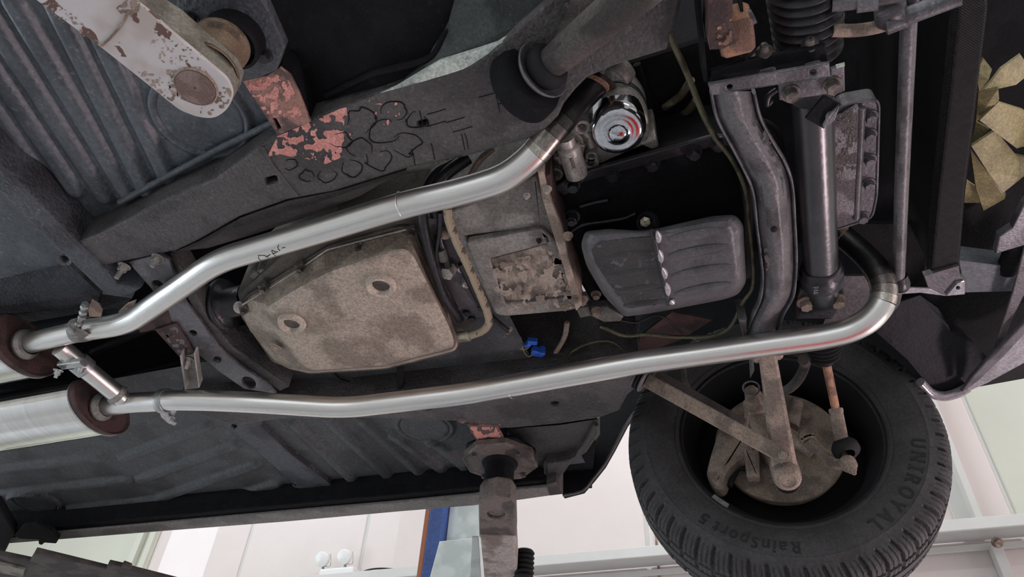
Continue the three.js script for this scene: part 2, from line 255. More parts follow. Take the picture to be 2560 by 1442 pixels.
// swept tube; r is a number or r(t along 0..1), flat = [a, b, up] makes an oval section
function sweep(pts, r, radial = 20, caps = true, section = null) {
  const n = pts.length, v = [], uv = [], nor = [], idx = []; let len = 0, total = 0; const rad = typeof r === 'function' ? r : () => r;
  for (let i = 1; i < n; i++) total += pts[i].distanceTo(pts[i - 1]);
  let N = null; const T = V3();
  for (let i = 0; i < n; i++) {
    T.copy(pts[Math.min(n - 1, i + 1)]).sub(pts[Math.max(0, i - 1)]).normalize();
    if (!N) { N = Math.abs(T.y) < 0.9 ? V3(0, 1, 0) : V3(1, 0, 0); }
    N.addScaledVector(T, -N.dot(T)).normalize(); const B = V3().crossVectors(T, N);
    if (i) len += pts[i].distanceTo(pts[i - 1]);
    const R = rad(total ? len / total : 0, len), [sa, sb] = section || [1, 1];
    for (let k = 0; k <= radial; k++) { const a = k / radial * Math.PI * 2, c = Math.cos(a), s = Math.sin(a); v.push(...pts[i].clone().addScaledVector(N, c * R * sa).addScaledVector(B, s * R * sb).toArray()); nor.push(...V3().addScaledVector(N, c / sa).addScaledVector(B, s / sb).normalize().toArray()); uv.push(k / radial, len / 0.3); }
  }
  const m = radial + 1;
  for (let i = 0; i + 1 < n; i++) for (let k = 0; k < radial; k++) { const a = i * m + k, b = a + 1, c = a + m, d = c + 1; idx.push(a, b, c, b, d, c); }
  const g = new THREE.BufferGeometry(); g.setAttribute('position', new THREE.Float32BufferAttribute(v, 3)); g.setAttribute('normal', new THREE.Float32BufferAttribute(nor, 3)); g.setAttribute('uv', new THREE.Float32BufferAttribute(uv, 2)); g.setIndex(idx);
  if (!caps) return g;
  const capg = [0, n - 1].map((i) => { const w = [], c = pts[i]; for (let k = 0; k < radial; k++) { const q = [V3().fromArray(v, (i * m + k) * 3), V3().fromArray(v, (i * m + k + 1) * 3)]; if (i) q.reverse(); w.push(...c.toArray(), ...q[0].toArray(), ...q[1].toArray()); } const o = new THREE.BufferGeometry(); o.setAttribute('position', new THREE.Float32BufferAttribute(w, 3)); o.computeVertexNormals(); return o; });
  return merge([g, ...capg]);
}
const rod = (a, b, r, radial = 16) => sweep([a, b], r, radial);
const hose = (list, r, n = 8, radial = 12) => sweep(curve(path(list), n), r, radial);
// straight bar of rectangular section between two points, b bevelled; taper scales the far end
function bar(a, b, w, t, o = {}) {
  const d = b.clone().sub(a), L = d.length(); d.normalize();
  const up = o.up || V3(0, 1, 0), s = V3().crossVectors(d, up).normalize(), u = V3().crossVectors(s, d), k = o.taper || 1, c = Math.min(w, t) * 0.18;
  const sec = (p, f) => [[-w / 2 + c, -t / 2], [w / 2 - c, -t / 2], [w / 2, -t / 2 + c], [w / 2, t / 2 - c], [w / 2 - c, t / 2], [-w / 2 + c, t / 2], [-w / 2, t / 2 - c], [-w / 2, -t / 2 + c]].map(([x, y]) => p.clone().addScaledVector(s, x * f).addScaledVector(u, y * (o.flat ? 1 : f)));
  return loft([sec(a, 1), sec(b, k)], 25);
}
const aim = (g, p, dir) => { g.applyQuaternion(new THREE.Quaternion().setFromUnitVectors(V3(0, 1, 0), dir.clone().normalize())); g.translate(p.x, p.y, p.z); return g; };
const lathe = (prof, n = 32) => new THREE.LatheGeometry(prof.map(([r, y]) => new THREE.Vector2(r, y)), n);
const DOWN = V3(0, -1, 0);
function hexBolt(r, len = 0.6, stud = 0) {       // hexagon head on a washer, along +y
  const hx = new THREE.CylinderGeometry(r * 0.94, r, r * len * 2, 6).translate(0, r * len + r * 0.25, 0), wa = new THREE.CylinderGeometry(r * 1.35, r * 1.4, r * 0.25, 20).translate(0, r * 0.12, 0);
  const l = [hx, wa]; if (stud) l.push(new THREE.CylinderGeometry(r * 0.5, r * 0.55, stud, 14).translate(0, r * len * 2 + stud / 2, 0));
  return merge(l);
}
const bolt = (parent, p, dir, r, mat = M.bolt, name = 'bolt', stud = 0, label) => part(name, aim(hexBolt(r, 0.55, stud), p, dir), mat, parent, label);
const boltAt = (parent, px, py, h, r, mat, name, stud) => bolt(parent, at(px, py, h), DOWN, r, mat, name, stud);
// irregular thin patch lying on the level face h: where noise rises above a threshold inside a pixel outline
const inside = (x, y, poly) => { let c = false; for (let i = 0, j = poly.length - 1; i < poly.length; j = i++) if ((poly[i][1] > y) !== (poly[j][1] > y) && x < (poly[j][0] - poly[i][0]) * (y - poly[i][1]) / (poly[j][1] - poly[i][1]) + poly[i][0]) c = !c; return c; };
const edgeDist = (x, y, poly) => { let m = 1e9; for (let i = 0, j = poly.length - 1; i < poly.length; j = i++) { const [ax, ay] = poly[j], [bx, by] = poly[i], t = Math.min(1, Math.max(0, ((x - ax) * (bx - ax) + (y - ay) * (by - ay)) / ((bx - ax) ** 2 + (by - ay) ** 2 || 1))); m = Math.min(m, Math.hypot(x - ax - t * (bx - ax), y - ay - t * (by - ay))); } return m; };
function flakes(poly, h, thr, seed, o = {}) {
  const step = o.step || 3, fq = o.freq || 0.05, xs = poly.map((p) => p[0]), ys = poly.map((p) => p[1]), x0 = Math.min(...xs), y0 = Math.min(...ys), nx = Math.ceil((Math.max(...xs) - x0) / step), ny = Math.ceil((Math.max(...ys) - y0) / step), fade = o.fade || 12, val = [];
  for (let j = 0; j <= ny; j++) for (let i = 0; i <= nx; i++) { const x = x0 + i * step, y = y0 + j * step, inn = inside(x, y, poly), e = edgeDist(x, y, poly); val.push(inn ? Math.min(fbm(x * fq / 64, y * fq / 64, 64, 4, seed) - thr, (e / fade) * 0.5 + 0.02 - 0.02) : -0.05 - e * 0.01); }
  const v = [], P = (x, y) => { const p = at(x, y, h - (o.lift ?? 0.0004)); return [p.x, p.y, p.z]; };
  for (let j = 0; j < ny; j++) for (let i = 0; i < nx; i++) {
    const c = [[0, 0], [1, 0], [1, 1], [0, 1]], pl = [];
    for (let k = 0; k < 4; k++) { const [ai, aj] = c[k], [bi, bj] = c[(k + 1) % 4], va = val[(j + aj) * (nx + 1) + i + ai], vb = val[(j + bj) * (nx + 1) + i + bi]; if (va > 0) pl.push([i + ai, j + aj]); if ((va > 0) !== (vb > 0)) { const t = va / (va - vb); pl.push([i + ai + (bi - ai) * t, j + aj + (bj - aj) * t]); } }
    for (let k = 1; k + 1 < pl.length; k++) for (const q of [pl[0], pl[k], pl[k + 1]]) v.push(...P(x0 + q[0] * step, y0 + q[1] * step));
  }
  for (let i = 0; i < v.length; i += 9) { const ny = (v[i + 5] - v[i + 2]) * (v[i + 6] - v[i]) - (v[i + 3] - v[i]) * (v[i + 8] - v[i + 2]); if (ny > 0) for (let k = 0; k < 3; k++) { const q = v[i + 3 + k]; v[i + 3 + k] = v[i + 6 + k]; v[i + 6 + k] = q; } }
  const g = new THREE.BufferGeometry(); g.setAttribute('position', new THREE.Float32BufferAttribute(v, 3)); g.computeVertexNormals(); return g;
}
// pressed sheet: fine grid over a rectangle in x and w, with swages given as pixel segments
function sheet(x0, x1, w0, w1, nx, nw, hAt) {
  const v = [], id = [];
  for (let j = 0; j <= nw; j++) for (let i = 0; i <= nx; i++) { const x = x0 + (x1 - x0) * i / nx, w = w0 + (w1 - w0) * j / nw; v.push(x, CH + hAt(x, w), -w); }
  for (let j = 0; j < nw; j++) for (let i = 0; i < nx; i++) { const a = j * (nx + 1) + i, b = a + 1, c = a + nx + 1, d = c + 1; id.push(a, c, b, b, c, d); }
  const g = new THREE.BufferGeometry(); g.setAttribute('position', new THREE.Float32BufferAttribute(v, 3)); g.setIndex(id); g.computeVertexNormals(); return g;
}
const seg2 = (px0, py0, px1, py1, h) => { const a = at(px0, py0, h), b = at(px1, py1, h); return [a.x, -a.z, b.x, -b.z]; };
const segDist = (x, w, [ax, aw, bx, bw]) => { const t = Math.min(1, Math.max(0, ((x - ax) * (bx - ax) + (w - aw) * (bw - aw)) / ((bx - ax) ** 2 + (bw - aw) ** 2))); return Math.hypot(x - ax - t * (bx - ax), w - aw - t * (bw - aw)); };
// disc or ring lying level, its centre under a pixel
const level = (g, p) => g.translate(p.x, p.y, p.z);
const ellipse = (cx, cy, a, b, rot, n = 20) => Array.from({ length: n }, (_, i) => { const t = i / n * Math.PI * 2, c = Math.cos(rot), s = Math.sin(rot), x = a * Math.cos(t), y = b * Math.sin(t); return [cx + x * c - y * s, cy + x * s + y * c]; });
const font = await new FontLoader().loadAsync('fonts/droid/droid_sans_bold.typeface.json');

// ---------------------------------------------------------------- the workshop
const box = (w, h, d, x, y, z, r = 0.004) => new RoundedBoxGeometry(w, h, d, 2, Math.min(r, w / 2.1, h / 2.1, d / 2.1)).translate(x, y, z);
const plain = (w, h, d, x, y, z) => new THREE.BoxGeometry(w, h, d).translate(x, y, z);
{
  const { x0, x1, z0, z1, top } = ROOM, cx = (x0 + x1) / 2, cz = (z0 + z1) / 2, lx = x1 - x0, lz = z1 - z0;
  part('slab', plain(lx + 0.4, 0.2, lz + 0.4, cx, -0.1, cz), M.concrete, structure('floor'));
  part('deck', plain(lx + 0.4, 0.2, lz + 0.4, cx, top + 0.1, cz), M.roomWhite, structure('ceiling'));
  const wb = structure('wall_back');
  part('backing', plain(lx + 0.4, top, 0.12, cx, top / 2, z0 - 0.07), M.steelWhite, wb);
  const xs = []; for (let k = -3; k <= 9; k++) xs.push(-3.687 + 0.994 * k);
  for (let k = 0; k + 1 < xs.length; k++) {
    const a = Math.max(x0, xs[k]), b = Math.min(x1, xs[k + 1]), green = b < -4.6 || a > 1.2;
    part('wall_panel', box(b - a - 0.022, top, 0.06, (a + b) / 2, top / 2, z0 - 0.03, 0.01), green ? M.panelGreen : M.panelPink, wb, green ? 'greenish cream wall panel' : 'pinkish cream wall panel');
  }
  part('plate', plain(0.2, top, lz, x1 + 0.1, top / 2, cz), M.roomWhite, structure('wall_front'));
  part('plate', plain(0.2, top, lz, x0 - 0.1, top / 2, cz), M.roomWhite, structure('wall_rear'));
  part('plate', plain(lx + 0.4, top, 0.2, cx, top / 2, z1 + 0.1), M.roomWhite, structure('wall_side'));
  // doors through which the daylight comes
  const dw = (name, w, h, c, place) => { const g = structure(name); const m = new THREE.MeshStandardMaterial({ color: 0xf4f4f2, emissive: c, emissiveIntensity: 0.9, roughness: 0.6 }); m.userData.tile = 1; place(part('daylit_sheet', plain(w, h, 0.03, 0, h / 2 + 0.1, 0), m, g)); place(part('door_frame', [plain(0.12, h + 0.12, 0.08, -w / 2 - 0.06, h / 2 + 0.16, 0), plain(0.12, h + 0.12, 0.08, w / 2 + 0.06, h / 2 + 0.16, 0), plain(w + 0.24, 0.12, 0.08, 0, h + 0.16, 0)], M.steelWhite, g)); };
  dw('door_1', DOORS.front.w, DOORS.front.h, DOORS.front.c, (m) => { m.rotation.y = Math.PI / 2; m.position.set(x1 - 0.045, 0, -1.6); });
  dw('door_2', DOORS.side.w, DOORS.side.h, DOORS.side.c, (m) => { m.position.set(-0.6, 0, z1 - 0.045); });
  dw('door_3', DOORS.rear.w, DOORS.rear.h, DOORS.rear.c, (m) => { m.rotation.y = Math.PI / 2; m.position.set(x0 + 0.045, 0, 0.6); });
  // sheeting rail across the wall, uprights and a corner channel
  const t1 = structure('trim_1'), railTop = atW(1974, 1335, 4.13).y, rx0 = -6.5, rx1 = 5.5;
  part('rail_web', box(rx1 - rx0, 0.062, 0.02, (rx0 + rx1) / 2, railTop - 0.031, -4.13, 0.005), M.steelWhite, t1);
  part('rail_flange', box(rx1 - rx0, 0.012, 0.25, (rx0 + rx1) / 2, railTop - 0.006, -4.265, 0.003), M.steelWhite, t1);
  part('rail_lip', box(rx1 - rx0, 0.035, 0.012, (rx0 + rx1) / 2, railTop - 0.06, -4.36, 0.003), M.steelWhite, t1);
  const t2 = structure('trim_2'), px = atW(2371, 1100, 4.3).x;
  part('upright', [box(0.035, ROOM.top - railTop, 0.1, px, (ROOM.top + railTop) / 2, -4.345), box(0.12, ROOM.top - railTop, 0.012, px - 0.04, (ROOM.top + railTop) / 2, -4.392)], M.steelWhite, t2);
  part('lower_upright', box(0.05, railTop - 0.07, 0.08, px + 0.03, (railTop - 0.07) / 2, -4.35), M.steelWhite, t2);
  part('fixing_bolt', aim(hexBolt(0.02), V3(px + 0.02, railTop - 0.09, -4.24), V3(0, -0.6, 0.8)), M.rust, t2);
  const t3 = structure('trim_3'), qx = atW(351, 1380, 4.33).x;
  part('corner_channel', [box(0.06, ROOM.top, 0.07, qx - 0.07, ROOM.top / 2, -4.36), box(0.05, ROOM.top, 0.05, qx + 0.03, ROOM.top / 2, -4.372), box(0.12, ROOM.top, 0.02, qx, ROOM.top / 2, -4.388)], M.panelGreen, t3);
  // brown streak strip down the joint beside the wheel
  const jx = atW(1639, 1365, 4.35).x; part('joint_strip', box(0.014, 0.5, 0.01, jx, railTop + 0.1, -4.394), M.rust, structure('trim_4'));
}
for (const [x, z] of BATTENS) {
  const b = thing('ceiling_batten', 'white ceiling batten light on the workshop ceiling above the car', 'lamp', 'ceiling battens');
  part('housing', box(1.6, 0.08, 0.36, x, ROOM.top - 0.05, z, 0.02), M.whitePlastic, b);
  const m = new THREE.MeshStandardMaterial({ color: 0xffffff, emissive: 0xf6faff, emissiveIntensity: 3 }); m.userData.tile = 1;
  part('diffuser', box(1.5, 0.03, 0.3, x, ROOM.top - 0.1, z, 0.01), m, b);
}
{
  // twin spot emergency light on the wall
  const e = thing('emergency_light', 'white twin-spot emergency light fixed high on the cream wall panels', 'lamp');
  const W = 4.3, a = atW(808, 1397, W), b = atW(863, 1391, W), c = atW(838, 1440, W);
  part('case', box(0.27, 0.16, 0.09, c.x, c.y - 0.02, -W - 0.04, 0.015), M.whitePlastic, e);
  for (const p of [a, b]) {
    const head = part('lamp_head', aim(lathe([[0.001, -0.035], [0.028, -0.033], [0.046, -0.01], [0.052, 0.012], [0.05, 0.025], [0.045, 0.034], [0.001, 0.038]], 28), p, V3(0.1, -0.45, 0.9)), M.lampLens, e);
    part('wire_guard', sweep(curve([p.clone().add(V3(0.02, -0.05, 0)), p.clone().add(V3(0.065, -0.055, 0.0)), p.clone().add(V3(0.06, 0.0, 0)), p.clone().add(V3(0.05, 0.03, 0))]), 0.003, 6), M.zinc, head);
    part('stem', rod(p.clone().add(V3(0, -0.035, -0.02)), p.clone().add(V3(0, -0.1, -0.03)), 0.01), M.zinc, e);
  }
  single('lamp_cable', sweep(curve([c.clone().add(V3(0.13, -0.02, -0.02)), c.clone().add(V3(0.2, 0.03, -0.03)), c.clone().add(V3(0.3, 0.04, -0.03)), c.clone().add(V3(0.5, 0.02, -0.05))]), 0.006, 8), M.wire, 'thin dark cable running from the twin-spot emergency light', 'cable');
  // low red tool chest on the floor below the engine, mirrored by the polished bends
  const t = thing('tool_chest', 'low red steel tool chest standing on the floor under the engine', 'tool chest');
  const tx = 0.34, tz = -1.28;
  part('carcass', box(0.5, 0.4, 0.72, tx, 0.27, tz, 0.02), M.red, t);
  for (let k = 0; k < 3; k++) { const d = part('drawer', box(0.02, 0.1, 0.66, tx - 0.256, 0.15 + k * 0.115, tz, 0.006), M.red, t); part('handle', box(0.016, 0.014, 0.5, tx - 0.272, 0.175 + k * 0.115, tz, 0.005), M.zinc, d); }
  // work lamp on a stand in front of the engine, its pinkish light falls on the front parts
  const wl = thing('work_lamp', 'black folding work lamp standing on the floor in front of the car', 'lamp');
  const lp = V3(1.2, 0.72, -2.0), ld = V3(0.15, 1.95, -0.85).sub(lp).normalize(), lm = new THREE.MeshStandardMaterial({ color: 0xffffff, emissive: 0xffe4ec, emissiveIntensity: 6 }); lm.userData.tile = 1;
  const face = new THREE.BoxGeometry(0.3, 0.22, 0.006), hous = new RoundedBoxGeometry(0.36, 0.28, 0.08, 3, 0.02), lq = new THREE.Quaternion().setFromUnitVectors(V3(0, 0, 1), ld);
  const seat = (g, off) => g.applyQuaternion(lq).translate(lp.x + ld.x * off, lp.y + ld.y * off, lp.z + ld.z * off);
  part('housing', seat(hous, -0.05), M.rubber, wl); part('lens', seat(face, -0.006), lm, wl);
  part('stand', [[-1, -1], [1, -1], [0, 1]].map(([a, b]) => rod(V3(1.24, 0.66, -2.04), V3(1.24 + a * 0.25, 0.012, -2.04 + b * 0.25), 0.012)), M.rubber, wl);
  areaLight(lp.x, lp.y, lp.z, 0.3, 0.22, 0xffe4ec, LIGHT.lamp, lp.x + ld.x, lp.y + ld.y, lp.z + ld.z);
  for (const sx of [-1, 1]) for (const sz of [-1, 1]) part('castor', new THREE.CylinderGeometry(0.035, 0.035, 0.03, 20).rotateX(Math.PI / 2).translate(tx + sx * 0.18, 0.035, tz + sz * 0.28), M.rubber, t);
}
{
  // lift: column and arms
  const col = thing('lift_column', 'blue steel lift column with an orange edge strip and grey carriage', 'lift column');
  const W = 2.5, l = atW(1063, 1356, W).x, r = atW(1098, 1356, W).x, o = atW(1049, 1356, W).x, g = atW(1196, 1356, W).x;
  part('column_channel', box(r - l, 3.4, 0.2, (l + r) / 2, 1.7, -W - 0.1, 0.008), M.blueLift, col);
  part('edge_strip', box(l - o - 0.002, 3.4, 0.04, (l + o) / 2 - 0.001, 1.7, -W - 0.03), M.orange, col);
  part('rear_sheet', box(g - r + 0.04, 3.4, 0.02, (g + r) / 2 + 0.024, 1.7, -W - 0.06, 0.004), M.galv, col, 'pale green-grey sheet');
  part('carriage', prismW([[1098, 1352], [1196, 1342], [1206, 1500], [1180, 1700], [1020, 1700], [1058, 1500]], W - 0.06, 0.05, { bevel: 0.004 }), M.galv, col, 'bright galvanised carriage');
  part('carriage_fin', prismW([[1184, 1352], [1192, 1350], [1180, 1500], [1158, 1500]], W - 0.12, 0.06, { bevel: 0.002 }), M.galv, col);
  part('base_plate', box(0.7, 0.02, 0.6, (l + g) / 2, 0.01, -W - 0.1), M.blueLift, col);

  const oct = (c, r0, rot) => Array.from({ length: 8 }, (_, i) => { const a = rot + i * Math.PI / 4; return V3(c.x + r0 * Math.cos(a), c.y, c.z + r0 * Math.sin(a)); });
  const pad = (parent, c, mat) => {
    const top = c.clone(), bot = c.clone(); bot.y -= 0.018;
    const p = part('pad_plate', loft([oct(bot, 0.058, 0.35), oct(bot.clone().add(V3(0, 0.004, 0)), 0.062, 0.35), oct(top, 0.062, 0.35)], 20), mat, parent, 'dark octagonal pad plate');
    for (const a of [0.9, 2.47, 4.04, 5.6]) bolt(p, bot.clone().add(V3(0.045 * Math.cos(a), 0, 0.045 * Math.sin(a))), DOWN, 0.005, M.bolt, 'pad_bolt');
    part('pad_rubber', aim(lathe([[0.001, 0], [0.058, 0], [0.06, 0.004], [0.058, 0.016], [0.001, 0.016]], 24), top.clone(), V3(0, 1, 0)), M.rubber, parent);
  };
  // near arm, white paint worn to rust
  const A = thing('lift_arm', 'white painted lift arm worn to rust with a brown pin through its rounded end', 'lift arm');
  const hA = 0.745;
  const arm = [[-140, -170], [90, 0], [250, 117], [346, 193], [449, 276], [493, 293], [533, 297], [560, 282], [576, 262], [584, 232], [568, 197], [500, 140], [416, 70], [370, 27], [340, 5], [150, -180]];
  part('arm_plate', prism(rounded(arm, 14, 3), hA, hA + 0.005, { bevel: 0.001 }), M.liftPaint, A, 'white paint with rust specks');
  const armSide = [[-60, -190], [330, 20], [416, 74], [500, 144], [566, 200], [582, 232], [574, 262], [540, 285], [500, 280], [440, 245], [300, 120], [60, -60]];
  part('arm_body', prism(armSide, hA + 0.005, hA + 0.055, { bevel: 0.004 }), M.liftDirty, A, 'greenish grey dirty side of the arm');
  part('weld_step', sweep(curve(path([[252, 116, hA - 0.0005], [275, 95, hA - 0.0005], [300, 66, hA - 0.0005], [322, 30, hA - 0.0005]])), 0.0016, 6), M.rust, A);
  part('rust_patch', [flakes([[290, 20], [330, -10], [352, 8], [345, 32], [318, 38], [300, 34]], hA, 0.44, 5, { freq: 0.14, step: 2, fade: 6 }), flakes([[415, 175], [440, 170], [480, 168], [505, 165], [520, 185], [535, 210], [540, 235], [520, 262], [470, 255], [425, 235]], hA, 0.55, 6, { freq: 0.14, step: 2, fade: 6 }), flakes([[350, 160], [380, 178], [450, 235], [430, 255], [400, 235], [345, 188]], hA, 0.57, 7, { freq: 0.16, step: 2, fade: 5 }), flakes([[130, 0], [200, 50], [250, 108], [240, 114], [170, 70], [100, 5]], hA, 0.6, 8, { freq: 0.2, step: 2, fade: 5 }), flakes([[520, 230], [570, 215], [582, 235], [570, 262], [540, 288], [500, 286], [505, 262]], hA, 0.56, 9, { freq: 0.12, step: 2, fade: 5 }), flakes([[380, 90], [470, 110], [500, 150], [420, 165], [370, 130]], hA, 0.64, 19, { freq: 0.2, step: 2, fade: 5 })], M.rust, A, 'rust showing through the paint');
  const pinP = at(490, 216, hA);
  part('pin', aim(lathe([[0.001, 0], [0.0222, 0], [0.0232, 0.0015], [0.0232, 0.05]], 36), pinP.clone().add(V3(0, -0.0035, 0)), V3(0, 1, 0)), M.pinFace, A, 'brown pin end');
  part('pin_ring', aim(lathe([[0.0232, 0], [0.0245, -0.001], [0.0258, 0.001], [0.0255, 0.004]], 36), pinP.clone().add(V3(0, -0.002, 0)), V3(0, 1, 0)), M.rust, A);
  const pc = V3(pinP.x, CH + 0.855, pinP.z);
  part('post', aim(lathe([[0.04, 0], [0.041, 0.004], [0.03, 0.008], [0.03, 0.055], [0.036, 0.06], [0.036, 0.068]], 32), V3(pc.x, CH + hA + 0.06 - 0.03, pc.z), V3(0, 1, 0)).scale(1, 1, 1), M.rustPin, A, 'rusty brown lifting post');
  const pp = at(585, 80, 0.855); const pl = thing('lift_pad_bracket', 'black underseal coated octagonal bracket plate above the rusty lifting post', 'bracket');
  part('plate', prism([[330, -120], [443, -10], [437, 30], [470, 80], [600, 208], [640, 200], [692, 177], [713, 117], [670, 20], [600, -100], [480, -180]], 0.866, 0.885, { bevel: 0.003 }), M.underseal, pl);
  for (const [x, y] of [[477, 47], [662, 138], [560, -30]]) boltAt(pl, x, y, 0.866, 0.008, M.blackSheen, 'plate_bolt');
  part('socket_collar', aim(lathe([[0.031, 0], [0.036, 0.003], [0.037, 0.02], [0.04, 0.025]], 32), V3(at(580, 108, 0.85).x, CH + 0.843, at(580, 108, 0.85).z), V3(0, 1, 0)), M.black, pl);
  // far arm
  const B = thing('lift_arm', 'grey brown cast lift arm under the sill reaching to the blue column', 'lift arm');
  const hB = 0.72, q = at(1241, 1287, hB), qc = V3(q.x, CH + 0.862, q.z);
  part('arm_end', prism([[1196, 1262], [1205, 1250], [1240, 1242], [1275, 1247], [1288, 1262], [1291, 1345], [1198, 1345]], hB, hB + 0.05, { bevel: 0.006, bseg: 3, holes: [ellipse(1240, 1288, 22, 12, 0.03, 28)] }), M.liftCast, B);
  part('arm_beam', prism([[1200, 1340], [1288, 1340], [1298, 1500], [1216, 1500]], hB - 0.004, hB + 0.055, { bevel: 0.006 }), M.beamGrey, B);
  part('beam_flange', prism([[1180, 1345], [1196, 1345], [1206, 1500], [1172, 1500]], hB + 0.03, hB + 0.036, { bevel: 0.001 }), M.galv, B);
  part('pin_face', aim(lathe([[0.001, 0], [0.019, 0], [0.02, 0.002]], 30), q.clone().add(V3(0, 0.007, 0)), V3(0, 1, 0)), M.liftCast, B);
  part('post', aim(lathe([[0.034, 0], [0.034, 0.075], [0.04, 0.08], [0.043, 0.088], [0.043, 0.094], [0.034, 0.098], [0.05, 0.104]], 36), V3(q.x, CH + hB + 0.04, q.z), V3(0, 1, 0)), M.black, B, 'black lifting post with a collar');
  part('pad_plate', loft([oct(qc.clone().add(V3(0, -0.016, 0)), 0.085, 0.3), oct(qc.clone().add(V3(0, -0.012, 0)), 0.09, 0.3), oct(qc, 0.09, 0.3)], 20), M.liftCast, B, 'grey octagonal pad plate');
  for (const a of [2.2, 5.3, 0.6, 3.8]) bolt(B, qc.clone().add(V3(0.07 * Math.cos(a), -0.016, 0.07 * Math.sin(a))), DOWN, 0.006, M.bolt, 'pad_bolt');
  part('pad_rubber', aim(lathe([[0.001, 0], [0.085, 0], [0.088, 0.006], [0.084, 0.014], [0.001, 0.014]], 8), qc.clone(), V3(0, 1, 0)), M.rubber, B);
  const rb = thing('rubber_bellows', 'black ribbed rubber stop beside the cast lift arm', 'rubber stop');
  const bp = at(1310, 1420, 0.73); for (let k = 0; k < 6; k++) part('rib', aim(lathe([[0.001, 0], [0.022, 0], [0.026, 0.006], [0.022, 0.012], [0.001, 0.012]], 24), bp.clone().add(V3(0.0, -0.03 + k * 0.0125, 0.0)), V3(0, 1, 0)), M.rubber, rb);
  // rear arm in the corner of the view
  const C = thing('lift_arm', 'dark grimy rear lift arm with stepped blocks below the sill', 'lift arm');
  part('arm_beam', prism([[-60, 1376], [73, 1404], [87, 1380], [264, 1423], [270, 1411], [301, 1418], [306, 1413], [325, 1420], [327, 1426], [470, 1462], [440, 1520], [-80, 1480]], 0.745, 0.76, { bevel: 0.003 }), M.dustDark, C);
  part('side_strip', prism([[-40, 1400], [0, 1409], [62, 1425], [56, 1443], [-40, 1425]], 0.737, 0.745, { bevel: 0.002 }), M.liftDirty, C);
  part('upright_bracket', prism([[-40, 1240], [-5, 1262], [36, 1330], [28, 1345], [8, 1388], [-60, 1400]], 0.835, 0.86, { bevel: 0.004 }), M.black, C);
  part('pad_block', prism([[36, 1336], [47, 1347], [95, 1349], [96, 1360], [104, 1363], [112, 1357], [140, 1359], [148, 1346], [130, 1325], [90, 1308], [60, 1312]], 0.838, 0.85, { bevel: 0.003 }), M.black, C);
}
